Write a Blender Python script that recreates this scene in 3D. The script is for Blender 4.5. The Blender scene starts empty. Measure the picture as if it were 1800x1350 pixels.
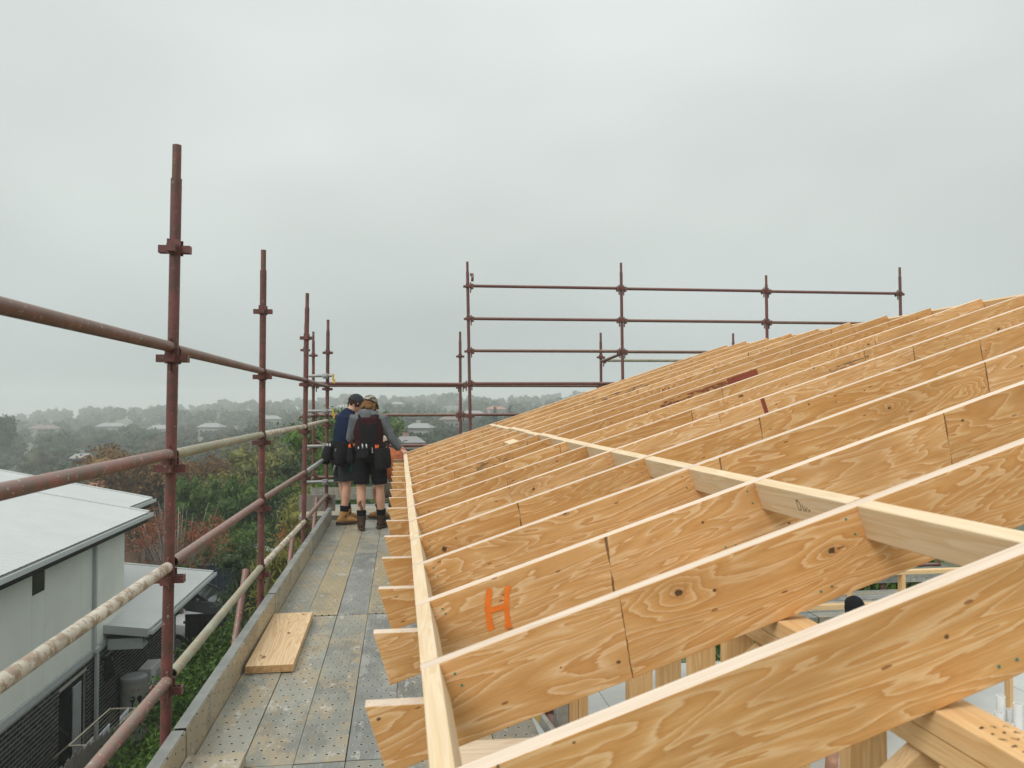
import bpy, bmesh, math, random
import numpy as np
from mathutils import Vector, Matrix
R = math.radians
rng = random.Random(7)
nrng = np.random.default_rng(11)
sc = bpy.context.scene
col = sc.collection

# ------------------------------------------------------------------ camera
CAM_H = 1.65
yaw, pitch, roll = .1408, .0254, -.0024
cd = bpy.data.cameras.new('camera'); cam = bpy.data.objects.new('camera', cd); col.objects.link(cam)
F = Vector((math.sin(yaw)*math.cos(pitch), math.cos(yaw)*math.cos(pitch), math.sin(pitch)))
r0 = Vector((math.cos(yaw), -math.sin(yaw), 0)); u0 = r0.cross(F)
r1 = r0*math.cos(roll) + u0*math.sin(roll); u1 = u0*math.cos(roll) - r0*math.sin(roll)
cam.matrix_world = Matrix(((r1.x, u1.x, -F.x, 0), (r1.y, u1.y, -F.y, 0), (r1.z, u1.z, -F.z, CAM_H), (0, 0, 0, 1)))
cd.sensor_width = 36; cd.lens = 36*1396.2/1800; cd.clip_end = 5000; cd.clip_start = .05
cd.dof.use_dof = True; cd.dof.focus_distance = 5.5; cd.dof.aperture_fstop = 5.6
sc.camera = cam

# ------------------------------------------------------------------ sky and sun (overcast, foggy)
SUN_EL, SUN_AZ = 44, 226          # azimuth clockwise from +Y: behind the camera, to the left
w = bpy.data.worlds.new('World'); sc.world = w; w.use_nodes = True
nt = w.node_tree; nt.nodes.clear()
def wn(t, **k):
    n = nt.nodes.new(t)
    for a, b in k.items(): setattr(n, a, b)
    return n
out = wn('ShaderNodeOutputWorld'); bg = wn('ShaderNodeBackground')
sky = wn('ShaderNodeTexSky', sky_type='NISHITA', sun_disc=False, sun_elevation=R(SUN_EL), sun_rotation=R(SUN_AZ), air_density=1.5, dust_density=4.0)
hs = wn('ShaderNodeHueSaturation'); hs.inputs['Saturation'].default_value = .12; hs.inputs['Value'].default_value = .06
nt.links.new(sky.outputs[0], hs.inputs['Color'])
tc = wn('ShaderNodeTexCoord'); sep = wn('ShaderNodeSeparateXYZ'); nt.links.new(tc.outputs['Generated'], sep.inputs[0])
rp = wn('ShaderNodeValToRGB')
e = rp.color_ramp.elements
e[0].position = 0; e[0].color = (.47, .525, .515, 1)
e[1].position = 1; e[1].color = (1.36, 1.40, 1.38, 1)
for p, c in ((.10, (.50, .555, .54)), (.22, (.57, .62, .60)), (.45, (.70, .745, .725))):
    x = e.new(p); x.color = (*c, 1)
nt.links.new(sep.outputs['Z'], rp.inputs[0])
nz = wn('ShaderNodeTexNoise'); nz.inputs['Scale'].default_value = 2.1; nz.inputs['Detail'].default_value = 2; nz.inputs['Roughness'].default_value = .45
mp = wn('ShaderNodeMapping'); mp.inputs['Scale'].default_value = (1, 1, 2.2); nt.links.new(tc.outputs['Generated'], mp.inputs[0]); nt.links.new(mp.outputs[0], nz.inputs['Vector'])
mr = wn('ShaderNodeMapRange'); mr.inputs['From Min'].default_value = .25; mr.inputs['From Max'].default_value = .75; mr.inputs['To Min'].default_value = .87; mr.inputs['To Max'].default_value = 1.13
nt.links.new(nz.outputs[0], mr.inputs[0])
mul = wn('ShaderNodeVectorMath', operation='MULTIPLY'); nt.links.new(rp.outputs[0], mul.inputs[0]); nt.links.new(mr.outputs[0], mul.inputs[1])
mx = wn('ShaderNodeMix', data_type='RGBA'); mx.inputs[0].default_value = .88
nt.links.new(hs.outputs[0], mx.inputs[6]); nt.links.new(mul.outputs[0], mx.inputs[7])
nt.links.new(mx.outputs[2], bg.inputs[0]); bg.inputs[1].default_value = 1.0
nt.links.new(bg.outputs[0], out.inputs[0])

sd = bpy.data.lights.new('sun', 'SUN'); sun = bpy.data.objects.new('sun', sd); col.objects.link(sun)
sd.energy = 1.5; sd.angle = R(30); sd.color = (1, .97, .92)
az = R(SUN_AZ); sv = Vector((math.sin(az)*math.cos(R(SUN_EL)), math.cos(az)*math.cos(R(SUN_EL)), math.sin(R(SUN_EL))))
sun.rotation_euler = sv.to_track_quat('Z', 'Y').to_euler(); sun.location = (0, 0, 30)

vs = sc.view_settings
vs.view_transform = 'Standard'; vs.look = 'None'; vs.exposure = .27; vs.gamma = 1
try: vs.use_curve_mapping = False
except Exception: pass
sc.render.engine = 'CYCLES'
cy = sc.cycles
cy.use_denoising = True
try: cy.denoiser = 'OPENIMAGEDENOISE'
except Exception: pass
cy.max_bounces = 6; cy.diffuse_bounces = 4; cy.glossy_bounces = 3; cy.transmission_bounces = 4; cy.volume_bounces = 1; cy.transparent_max_bounces = 8
cy.caustics_reflective = False; cy.caustics_refractive = False

# ------------------------------------------------------------------ helpers
def tag(o, label=None, cat=None, group=None, kind=None):
    if label: o['label'] = label
    if cat: o['category'] = cat
    if group: o['group'] = group
    if kind: o['kind'] = kind
    return o
def thing(name, label, cat, loc=(0, 0, 0), rz=0, group=None):
    o = bpy.data.objects.new(name, None); col.objects.link(o)
    o.location = loc; o.rotation_euler = (0, 0, rz); o.empty_display_size = .1
    return tag(o, label, cat, group)
def copy_tree(o, parent=None):
    c = o.copy(); col.objects.link(c)
    if parent is not None: c.parent = parent
    for ch in list(o.children): copy_tree(ch, c)
    return c
def V(*a): return Vector(a)

class MB:
    def __init__(s): s.v = []; s.f = []; s.m = []; s.s = []
    def add(s, vs_, fs, mat=0, smooth=False):
        b = len(s.v); s.v += [tuple(p) for p in vs_]
        for f in fs:
            s.f.append(tuple(i+b for i in f)); s.m.append(mat); s.s.append(smooth)
        return s
    def bx(s, x0, x1, y0, y1, z0, z1, mat=0, M=None):
        p = [V(x, y, z) for z in (z0, z1) for y in (y0, y1) for x in (x0, x1)]
        if M is not None: p = [M @ q for q in p]
        return s.add(p, [(0, 2, 3, 1), (4, 5, 7, 6), (0, 1, 5, 4), (2, 6, 7, 3), (0, 4, 6, 2), (1, 3, 7, 5)], mat)
    def tube(s, p0, p1, r, n=12, r1=None, mat=0, caps=True, hollow=0):
        p0, p1 = Vector(p0), Vector(p1); r1 = r if r1 is None else r1
        d = (p1-p0).normalized(); a = d.orthogonal().normalized(); b = d.cross(a)
        ring = lambda c, rr: [c + a*math.cos(2*math.pi*i/n)*rr + b*math.sin(2*math.pi*i/n)*rr for i in range(n)]
        A, B = ring(p0, r), ring(p1, r1)
        s.add(A+B, [(i, (i+1) % n, n+(i+1) % n, n+i) for i in range(n)], mat, True)
        if hollow:
            for c, rr, sg in ((p0, r, 1), (p1, r1, -1)):
                o_, i_, dp = ring(c, rr), ring(c, rr*.82), ring(c+d*sg*hollow, rr*.82)
                s.add(o_+i_, [(i, n+i, n+(i+1) % n, (i+1) % n) for i in range(n)], mat)
                s.add(i_+dp, [(i, n+i, n+(i+1) % n, (i+1) % n) for i in range(n)], mat, True)
                s.add(dp, [tuple(range(n))], mat)
        elif caps:
            s.add(A, [tuple(range(n-1, -1, -1))], mat); s.add(B, [tuple(range(n))], mat)
        return s
    def loft(s, pts, rad, side=(1, 0, 0), n=14, mat=0):
        pts = [Vector(p) for p in pts]; side = Vector(side); rings = []
        for i, p in enumerate(pts):
            t = (pts[min(i+1, len(pts)-1)] - pts[max(i-1, 0)]).normalized()
            a = side - t*side.dot(t)
            if a.length < 1e-3: a = t.orthogonal()
            a.normalize(); b = t.cross(a)
            ra, rb = rad[i] if isinstance(rad[i], (tuple, list)) else (rad[i], rad[i])
            rings.append([p + a*math.cos(2*math.pi*k/n)*ra + b*math.sin(2*math.pi*k/n)*rb for k in range(n)])
        vs_ = [q for r_ in rings for q in r_]; fs = []
        for i in range(len(pts)-1):
            for k in range(n):
                fs.append((i*n+k, i*n+(k+1) % n, (i+1)*n+(k+1) % n, (i+1)*n+k))
        s.add(vs_, fs, mat, True)
        s.add(rings[0], [tuple(range(n-1, -1, -1))], mat, True); s.add(rings[-1], [tuple(range(n))], mat, True)
        return s
    def ball(s, c, r, mat=0, M=None, nu=14, nv=9, zmin=-1.0):
        c = Vector(c); r = Vector(r) if isinstance(r, (tuple, list)) else Vector((r, r, r)); vs_ = []
        a0 = math.asin(max(-1, zmin))
        for j in range(nv+1):
            t = a0 + (math.pi/2-a0)*j/nv
            for i in range(nu):
                p = 2*math.pi*i/nu
                q = Vector((math.cos(t)*math.cos(p)*r.x, math.cos(t)*math.sin(p)*r.y, math.sin(t)*r.z))
                vs_.append(c + (M @ q if M is not None else q))
        fs = [(j*nu+i, j*nu+(i+1) % nu, (j+1)*nu+(i+1) % nu, (j+1)*nu+i) for j in range(nv) for i in range(nu)]
        s.add(vs_, fs, mat, True); s.add(vs_[:nu], [tuple(range(nu-1, -1, -1))], mat, True); s.add(vs_[-nu:], [tuple(range(nu))], mat, True)
        return s
    def prism(s, poly, y0, y1, mat=0, edge=None):       # polygon in (x, z), extruded along y
        n = len(poly); A = [V(x, y0, z) for x, z in poly]; B = [V(x, y1, z) for x, z in poly]
        s.add(A, [tuple(range(n))], mat); s.add(B, [tuple(range(n-1, -1, -1))], mat)
        for i in range(n):
            j = (i+1) % n
            s.add([A[i], B[i], B[j], A[j]], [(0, 1, 2, 3)], mat if edge is None else edge)
        return s
    def mesh(s, name, mats):
        me = bpy.data.meshes.new(name); me.from_pydata(s.v, [], s.f)
        for m in (mats if isinstance(mats, (list, tuple)) else [mats]): me.materials.append(m)
        me.polygons.foreach_set('material_index', s.m); me.polygons.foreach_set('use_smooth', s.s)
        me.update(); return me
    def build(s, name, mats, parent=None, loc=None, rot=None, bevel=0, remesh=0, fix=True):
        me = s.mesh(name, mats)
        if fix and not remesh:
            bm = bmesh.new(); bm.from_mesh(me); bmesh.ops.remove_doubles(bm, verts=bm.verts, dist=1e-5)
            bmesh.ops.recalc_face_normals(bm, faces=bm.faces)
            for ed in bm.edges:
                if len(ed.link_faces) == 2 and ed.calc_face_angle(0) > .7: ed.smooth = False
            bm.to_mesh(me); bm.free()
        return link(name, me, parent, loc, rot, bevel, remesh)
def link(name, me, parent=None, loc=None, rot=None, bevel=0, remesh=0):
    o = bpy.data.objects.new(name, me); col.objects.link(o)
    if parent is not None: o.parent = parent
    if loc is not None: o.location = loc
    if rot is not None: o.rotation_euler = rot
    if bevel:
        b = o.modifiers.new('bevel', 'BEVEL'); b.width = bevel; b.segments = 2; b.limit_method = 'ANGLE'; b.angle_limit = R(40); b.harden_normals = False
    if remesh:
        m = o.modifiers.new('remesh', 'REMESH'); m.mode = 'VOXEL'; m.voxel_size = remesh; m.use_smooth_shade = True
        k = o.modifiers.new('smooth', 'SMOOTH'); k.factor = .5; k.iterations = 3
    return o

# ------------------------------------------------------------------ materials
class NT:
    def __init__(s, name):
        s.m = bpy.data.materials.new(name); s.m.use_nodes = True; s.t = s.m.node_tree; s.t.nodes.clear()
        s.out = s.n('ShaderNodeOutputMaterial'); s.b = s.n('ShaderNodeBsdfPrincipled'); s.l(s.b.outputs[0], s.out.inputs[0])
    def n(s, t, **k):
        x = s.t.nodes.new(t)
        for a, b in k.items(): setattr(x, a, b)
        return x
    def l(s, a, b): s.t.links.new(a, b)
    def val(s, x, inp):
        if hasattr(x, 'is_output') or hasattr(x, 'links'): s.l(x, inp)
        else: inp.default_value = x
    def math(s, op, a, b=0., c=0.):
        x = s.n('ShaderNodeMath', operation=op)
        for i, q in enumerate((a, b, c)): s.val(q, x.inputs[i])
        return x.outputs[0]
    def coord(s, kind='Object'): return s.n('ShaderNodeTexCoord').outputs[kind]
    def mapv(s, v, scale=(1, 1, 1), loc=(0, 0, 0)):
        x = s.n('ShaderNodeMapping'); s.l(v, x.inputs[0]); x.inputs['Scale'].default_value = scale; x.inputs['Location'].default_value = loc; return x.outputs[0]
    def noise(s, v, scale, detail=3, rough=.5, dist=0, dim='3D'):
        x = s.n('ShaderNodeTexNoise'); s.l(v, x.inputs['Vector']); x.inputs['Scale'].default_value = scale; x.inputs['Detail'].default_value = detail
        x.inputs['Roughness'].default_value = rough; x.inputs['Distortion'].default_value = dist; return x.outputs[0]
    def ramp(s, fac, stops, interp='LINEAR'):
        x = s.n('ShaderNodeValToRGB'); s.l(fac, x.inputs[0]); x.color_ramp.interpolation = interp; e = x.color_ramp.elements
        for i, (p, c) in enumerate(stops):
            k = e[i] if i < 2 else e.new(p)
            k.position = p; k.color = (*c, 1) if len(c) == 3 else c
        return x.outputs[0]
    def mix(s, f, a, b, blend='MIX'):
        x = s.n('ShaderNodeMix', data_type='RGBA', blend_type=blend); s.val(f, x.inputs[0])
        for q, i in ((a, 6), (b, 7)):
            if isinstance(q, tuple): x.inputs[i].default_value = (*q, 1)
            else: s.l(q, x.inputs[i])
        return x.outputs[2]
    def xz(s, v, sx, sz):
        p = s.n('ShaderNodeSeparateXYZ'); s.l(v, p.inputs[0]); c = s.n('ShaderNodeCombineXYZ'); s.l(s.math('MULTIPLY', p.outputs[0], sx), c.inputs[0]); s.l(s.math('MULTIPLY', p.outputs[2], sz), c.inputs[1]); return c.outputs[0]
    def rand(s): return s.n('ShaderNodeObjectInfo').outputs['Random']
    def off(s, v, amt=37.):
        r = s.math('MULTIPLY', s.rand(), amt); c = s.n('ShaderNodeCombineXYZ')
        for i in range(3): s.l(r, c.inputs[i])
        x = s.n('ShaderNodeVectorMath', operation='ADD'); s.l(v, x.inputs[0]); s.l(c.outputs[0], x.inputs[1]); return x.outputs[0]
    def fin(s, color=None, rough=.6, metal=0., bump=None, bstr=.3, bdist=.01, spec=None):
        if color is not None:
            if isinstance(color, tuple): s.b.inputs['Base Color'].default_value = (*color, 1)
            else: s.l(color, s.b.inputs['Base Color'])
        s.val(rough, s.b.inputs['Roughness']); s.val(metal, s.b.inputs['Metallic'])
        if spec is not None: s.b.inputs['Specular IOR Level'].default_value = spec
        if bump is not None:
            x = s.n('ShaderNodeBump'); x.inputs['Strength'].default_value = bstr; x.inputs['Distance'].default_value = bdist
            s.l(bump, x.inputs['Height']); s.l(x.outputs[0], s.b.inputs['Normal'])
        return s.m

def mat_plain(name, c, rough=.6, metal=0., var=.12, scale=6., spec=None, bump=0):
    t = NT(name); v = t.off(t.coord()); n = t.noise(v, scale, 4, .6)
    c2 = tuple(min(1, x*(1+var)) for x in c); c1 = tuple(x*(1-var) for x in c)
    colr = t.ramp(n, ((.3, c1), (.7, c2)))
    return t.fin(colr, rough, metal, spec=spec, bump=n if bump else None, bstr=bump)

def mat_lvl():
    t = NT('lvl_veneer'); co = t.coord(); sp = t.n('ShaderNodeSeparateXYZ'); t.l(co, sp.inputs[0])
    r = t.rand()
    xs = t.math('ADD', sp.outputs[0], t.math('MULTIPLY', r, 23.7))
    # scarf joints, slightly slanting across the depth
    xj = t.math('DIVIDE', t.math('ADD', xs, t.math('MULTIPLY', sp.outputs[2], -.16)), 1.27)
    wob = t.noise(co, 30, 2); xj = t.math('ADD', xj, t.math('MULTIPLY', t.math('SUBTRACT', wob, .5), .006))
    cell = t.math('FLOOR', xj); fr = t.math('FRACT', xj)
    jd = t.math('MINIMUM', fr, t.math('SUBTRACT', 1., fr))
    jn = t.noise(t.off(co), 14, 3)
    jm = t.math('MULTIPLY', t.math('LESS_THAN', jd, t.math('MULTIPLY', t.math('MAXIMUM', t.math('SUBTRACT', jn, .36), 0.), .012)), .8)
    wnz = t.n('ShaderNodeTexWhiteNoise', noise_dimensions='2D'); cv = t.n('ShaderNodeCombineXYZ'); t.l(cell, cv.inputs[0]); t.l(t.math('MULTIPLY', r, 91.), cv.inputs[1]); t.l(cv.outputs[0], wnz.inputs['Vector'])
    # knots with rings
    vo = t.n('ShaderNodeTexVoronoi', feature='F1', voronoi_dimensions='2D'); t.l(t.xz(t.off(co, 53.), 2.2, 3.4), vo.inputs['Vector']); vo.inputs['Scale'].default_value = 1.05
    vs_ = t.n('ShaderNodeSeparateColor'); t.l(vo.outputs['Color'], vs_.inputs[0])
    keep = t.math('GREATER_THAN', vs_.outputs[0], .5)
    swirl = t.math('MULTIPLY', t.math('POWER', t.math('MAXIMUM', t.math('SUBTRACT', .34, vo.outputs['Distance']), 0.), 2.), t.math('MULTIPLY', keep, 22.))
    # rotary-cut figure: contour bands of a stretched noise
    cx = t.n('ShaderNodeCombineXYZ')
    t.l(t.math('ADD', t.math('MULTIPLY', xs, .9), t.math('MULTIPLY', wnz.outputs['Value'], 40.)), cx.inputs[0])
    t.l(t.math('MULTIPLY', sp.outputs[2], 6.2), cx.inputs[1]); t.l(t.math('MULTIPLY', wnz.outputs['Value'], 17.), cx.inputs[2])
    n1 = t.noise(cx.outputs[0], 1.7, 3.5, .45, .7)
    rag = t.noise(t.mapv(t.off(co), (2.5, 1, 42)), 6, 4, .65)
    cnt = t.math('ADD', t.math('ADD', t.math('MULTIPLY', n1, 11.5), swirl), t.math('MULTIPLY', rag, .42))
    bands = t.math('FRACT', cnt)
    figure = t.ramp(bands, ((0., (.765, .51, .28)), (.12, (.74, .48, .245)), (.28, (.665, .378, .155)), (.70, (.62, .332, .122)), (.94, (.56, .278, .09)), (1., (.765, .51, .28))))
    fine = t.noise(t.mapv(t.off(co), (3, 1, 150)), 3, 3, .7)
    colr = t.mix(.8, figure, t.ramp(fine, ((.25, (.80, .77, .72)), (.75, (1.13, 1.13, 1.13)))), 'MULTIPLY')
    pore = t.noise(t.mapv(t.off(co, 17.), (9, 1, 260)), 4, 2, .6)
    colr = t.mix(t.ramp(pore, ((.62, (0, 0, 0)), (.70, (.45, .45, .45)))), colr, (.36, .19, .08))
    tone = t.ramp(wnz.outputs['Value'], ((0., (.90, .86, .80)), (.35, (.98, .95, .90)), (.7, (1.02, 1.02, 1.04)), (1., (1.08, 1.10, 1.20))))
    colr = t.mix(1., colr, tone, 'MULTIPLY')
    colr = t.mix(1., colr, t.ramp(r, ((0., (.93, .90, .86)), (.5, (1., 1., 1.)), (1., (1.05, 1.07, 1.10)))), 'MULTIPLY')
    blot = t.noise(t.mapv(t.off(co, 91.), (1.2, 1, 4)), 1.6, 3, .55)
    colr = t.mix(t.math('MULTIPLY', t.ramp(blot, ((.5, (0, 0, 0)), (.72, (1, 1, 1)))), .5), colr, (.40, .20, .065))
    kd = t.math('ADD', vo.outputs['Distance'], t.math('MULTIPLY', t.math('SUBTRACT', t.noise(co, 34, 4), .5), .13))
    size = t.math('MULTIPLY_ADD', vs_.outputs[1], .030, .010)
    k1 = t.math('MULTIPLY', t.math('LESS_THAN', kd, size), keep)
    k2 = t.math('MULTIPLY', t.math('LESS_THAN', kd, t.math('MULTIPLY', size, 2.1)), keep)
    colr = t.mix(t.math('MULTIPLY', k2, .35), colr, (.38, .18, .06))
    colr = t.mix(t.math('MULTIPLY', k1, .9), colr, (.055, .028, .014))
    v3 = t.n('ShaderNodeTexVoronoi', feature='F1', voronoi_dimensions='2D'); t.l(t.xz(t.off(co, 29.), 6, 8), v3.inputs['Vector']); v3.inputs['Scale'].default_value = 1.15
    s3_ = t.n('ShaderNodeSeparateColor'); t.l(v3.outputs['Color'], s3_.inputs[0])
    pin = t.math('MULTIPLY', t.math('LESS_THAN', t.math('ADD', v3.outputs['Distance'], t.math('MULTIPLY', t.math('SUBTRACT', t.noise(co, 60, 3), .5), .08)), t.math('MULTIPLY_ADD', s3_.outputs[1], .035, .008)), t.math('GREATER_THAN', s3_.outputs[0], .80))
    colr = t.mix(t.math('MULTIPLY', pin, .85), colr, (.075, .035, .018))
    # small red-brown resin flecks
    v2 = t.n('ShaderNodeTexVoronoi', feature='F1', voronoi_dimensions='2D'); t.l(t.xz(t.off(co, 71.), 2.2, 7), v2.inputs['Vector']); v2.inputs['Scale'].default_value = 2.4
    s2 = t.n('ShaderNodeSeparateColor'); t.l(v2.outputs['Color'], s2.inputs[0])
    fl = t.math('MULTIPLY', t.math('LESS_THAN', t.math('ADD', v2.outputs['Distance'], t.math('MULTIPLY', t.math('SUBTRACT', t.noise(co, 40, 3), .5), .09)), .05), t.math('GREATER_THAN', s2.outputs[0], .86))
    colr = t.mix(t.math('MULTIPLY', fl, .75), colr, (.20, .062, .02))
    colr = t.mix(jm, colr, (.10, .04, .018))
    return t.fin(colr, .62, bump=t.math('ADD', fine, t.math('MULTIPLY', jm, -4.)), bstr=.12, bdist=.004, spec=.3)

def mat_wood(name, light, dark, rough=.65, axis=0, knots=.72):
    """sawn pine; grain runs along the chosen local axis"""
    t = NT(name); co = t.off(t.coord())
    sc_ = [14, 14, 14]; sc_[axis] = .9
    n = t.noise(t.mapv(co, tuple(sc_)), 1.1, 3, .45, .7)
    b = t.math('FRACT', t.math('MULTIPLY', n, 8.))
    sf = [160, 160, 160]; sf[axis] = 3
    fine = t.noise(t.mapv(co, tuple(sf)), 1, 3, .7)
    c = t.ramp(b, ((0, light), (.65, tuple((a+2*d)/3 for a, d in zip(light, dark))), (.9, dark), (1., light)))
    c = t.mix(.5, c, t.ramp(fine, ((.3, (.82, .8, .78)), (.7, (1.1, 1.1, 1.1)))), 'MULTIPLY')
    vo = t.n('ShaderNodeTexVoronoi', feature='F1'); sk = [6., 6., 6.]; sk[axis] = 2.; t.l(t.mapv(co, tuple(sk)), vo.inputs['Vector']); vo.inputs['Scale'].default_value = 1.
    s2 = t.n('ShaderNodeSeparateColor'); t.l(vo.outputs['Color'], s2.inputs[0])
    k = t.math('MULTIPLY', t.math('LESS_THAN', t.math('ADD', vo.outputs['Distance'], t.math('MULTIPLY', fine, .05)), .11), t.math('GREATER_THAN', s2.outputs[0], knots))
    c = t.mix(t.math('MULTIPLY', k, .6), c, (.24, .11, .045))
    return t.fin(c, rough, bump=fine, bstr=.12, bdist=.004, spec=.3)

def mat_edge():
    t = NT('lvl_edge'); co = t.coord(); o = t.off(co)
    lam = t.noise(t.mapv(o, (.6, 330, 330)), 1, 2, .5)
    lon = t.noise(t.mapv(o, (6, 90, 90)), 1, 3, .6)
    c = t.ramp(lam, ((.3, (.55, .43, .33)), (.5, (.65, .545, .44)), (.7, (.70, .61, .51))))
    c = t.mix(.45, c, t.ramp(lon, ((.3, (.82, .78, .74)), (.7, (1.05, 1.05, 1.05)))), 'MULTIPLY')
    tone = t.ramp(t.rand(), ((0, (.86, .84, .82)), (1, (1.06, 1.05, 1.04)))); c = t.mix(1., c, tone, 'MULTIPLY')
    dirt = t.noise(t.mapv(o, (3, 20, 20)), 1.5, 4, .6); c = t.mix(t.ramp(dirt, ((.58, (0, 0, 0)), (.72, (.45, .45, .45)))), c, (.40, .30, .21))
    return t.fin(c, .75, spec=.2)

def mat_paint_tube(name, base, chip=(.10, .052, .03), pale=(.50, .44, .36), chip_amt=.42, pale_amt=.30, dust=.5):
    t = NT(name); co = t.off(t.coord())
    n1 = t.noise(co, 17, 6, .72); n2 = t.noise(t.mapv(co, (1, 1, 1)), 38, 5, .75); n3 = t.noise(co, 5, 3, .5)
    c = t.ramp(n3, ((.3, tuple(x*.78 for x in base)), (.7, tuple(min(1, x*1.22) for x in base))))
    m1 = t.ramp(n1, ((1-chip_amt, (0, 0, 0)), (1-chip_amt+.05, (1, 1, 1))))
    m2 = t.ramp(n2, ((1-pale_amt, (0, 0, 0)), (1-pale_amt+.04, (1, 1, 1))))
    c = t.mix(t.math('MULTIPLY', m1, .8), c, chip); c = t.mix(t.math('MULTIPLY', m2, .8), c, pale)
    # settled dust lies on upward faces
    g = t.n('ShaderNodeNewGeometry'); s3 = t.n('ShaderNodeSeparateXYZ'); t.l(g.outputs['Normal'], s3.inputs[0])
    up = t.math('MULTIPLY', t.math('MAXIMUM', s3.outputs[2], 0.), t.math('MULTIPLY', n1, dust))
    c = t.mix(up, c, (.46, .40, .33))
    return t.fin(c, t.math('MULTIPLY_ADD', n1, .35, .30), bump=n1, bstr=.25, bdist=.003)

def mat_deck(name, c_lo, c_hi, stain, stain_amt, hx=.05, hy=.085, holes=True):
    t = NT(name); co = t.coord(); o = t.off(co); sp = t.n('ShaderNodeSeparateXYZ'); t.l(co, sp.inputs[0])
    n1 = t.noise(o, 2.2, 5, .62); n2 = t.noise(t.mapv(o, (1, .45, 1)), 5.5, 5, .68); n3 = t.noise(o, 60, 3, .7)
    c = t.ramp(n1, ((.3, c_lo), (.7, c_hi)))
    c = t.mix(t.ramp(n2, ((.62-stain_amt*.8, (0, 0, 0)), (.69-stain_amt*.7, (.6, .6, .6)))), c, stain)
    spl = t.noise(t.mapv(o, (1, .5, 1)), 11, 4, .75)
    c = t.mix(t.ramp(spl, ((.60, (0, 0, 0)), (.64, (.75, .75, .75)))), c, (.52, .51, .46))
    wet = t.noise(t.mapv(o, (1, .6, 1), (9, 4, 2)), 4.2, 6, .68)
    c = t.mix(t.ramp(wet, ((.55, (0, 0, 0)), (.61, (.42, .42, .42)))), c, (.12, .13, .12))
    scr = t.noise(t.mapv(o, (60, 1.2, 1)), 2.2, 4, .7); c = t.mix(t.ramp(scr, ((.58, (0, 0, 0)), (.70, (.4, .4, .4)))), c, (.47, .44, .37))
    rst = t.noise(t.mapv(o, (1, .8, 1), (3, 8, 1)), 17, 5, .75); c = t.mix(t.ramp(rst, ((.60, (0, 0, 0)), (.68, (.55, .55, .55)))), c, (.36, .23, .11))
    c = t.mix(.35, c, t.ramp(n3, ((.3, (.7, .7, .7)), (.7, (1.15, 1.15, 1.15)))), 'MULTIPLY')
    bump = n3
    if holes:
        row = t.math('DIVIDE', sp.outputs[1], hy); ri = t.math('FLOOR', row)
        stag = t.math('MULTIPLY', t.math('MODULO', t.math('ABSOLUTE', ri), 2.), .5)
        cxx = t.math('ADD', t.math('DIVIDE', sp.outputs[0], hx), stag)
        dx = t.math('MULTIPLY', t.math('SUBTRACT', t.math('FRACT', cxx), .5), hx); dy = t.math('MULTIPLY', t.math('SUBTRACT', t.math('FRACT', row), .5), hy)
        d = t.math('SQRT', t.math('ADD', t.math('MULTIPLY', dx, dx), t.math('MULTIPLY', dy, dy)))
        inside = t.math('LESS_THAN', t.math('ABSOLUTE', sp.outputs[0]), .097)
        hole = t.math('MULTIPLY', t.math('LESS_THAN', d, .0072), inside)
        lip = t.math('MULTIPLY', t.math('MULTIPLY', t.math('LESS_THAN', d, .0125), t.math('SUBTRACT', 1., t.math('MULTIPLY', t.math('LESS_THAN', d, .0062), 1.))), inside)
        c = t.mix(t.math('MULTIPLY', lip, .45), c, (.47, .45, .39)); c = t.mix(hole, c, (.012, .011, .010))
        bump = t.math('ADD', t.math('MULTIPLY', n3, .25), t.math('SUBTRACT', t.math('MULTIPLY', lip, .8), t.math('MULTIPLY', hole, 2.)))
    rg = t.math('MULTIPLY_ADD', n2, .35, .33)
    return t.fin(c, rg, .25, bump=bump, bstr=.35, bdist=.004)

def mat_leaf(name, cols, trans=.25, rough=.55):
    t = NT(name); g = t.n('ShaderNodeNewGeometry'); r = g.outputs['Random Per Island']; k = len(cols)
    lo = t.noise(t.off(t.coord()), .8, 3, .6)
    f = t.math('ADD', t.math('MULTIPLY', r, .6), t.math('MULTIPLY_ADD', lo, 1.2, -.38))
    c = t.ramp(f, tuple((i/(k-1), x) for i, x in enumerate(cols)))
    t.fin(c, rough, spec=.3)
    tr = t.n('ShaderNodeBsdfTranslucent'); t.l(c, tr.inputs[0]); mxs = t.n('ShaderNodeMixShader'); mxs.inputs[0].default_value = trans
    t.l(t.b.outputs[0], mxs.inputs[1]); t.l(tr.outputs[0], mxs.inputs[2]); t.l(mxs.outputs[0], t.out.inputs[0])
    return t.m

def mat_fabric(name, c, var=.2, scale=14, rough=.9):
    t = NT(name); v = t.coord(); n = t.noise(v, scale, 4, .6); f = t.noise(v, 260, 2, .6)
    cc = t.ramp(n, ((.3, tuple(x*(1-var) for x in c)), (.7, tuple(min(1, x*(1+var)) for x in c))))
    return t.fin(cc, rough, bump=t.math('ADD', n, t.math('MULTIPLY', f, .2)), bstr=.5, bdist=.02, spec=.15)

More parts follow.
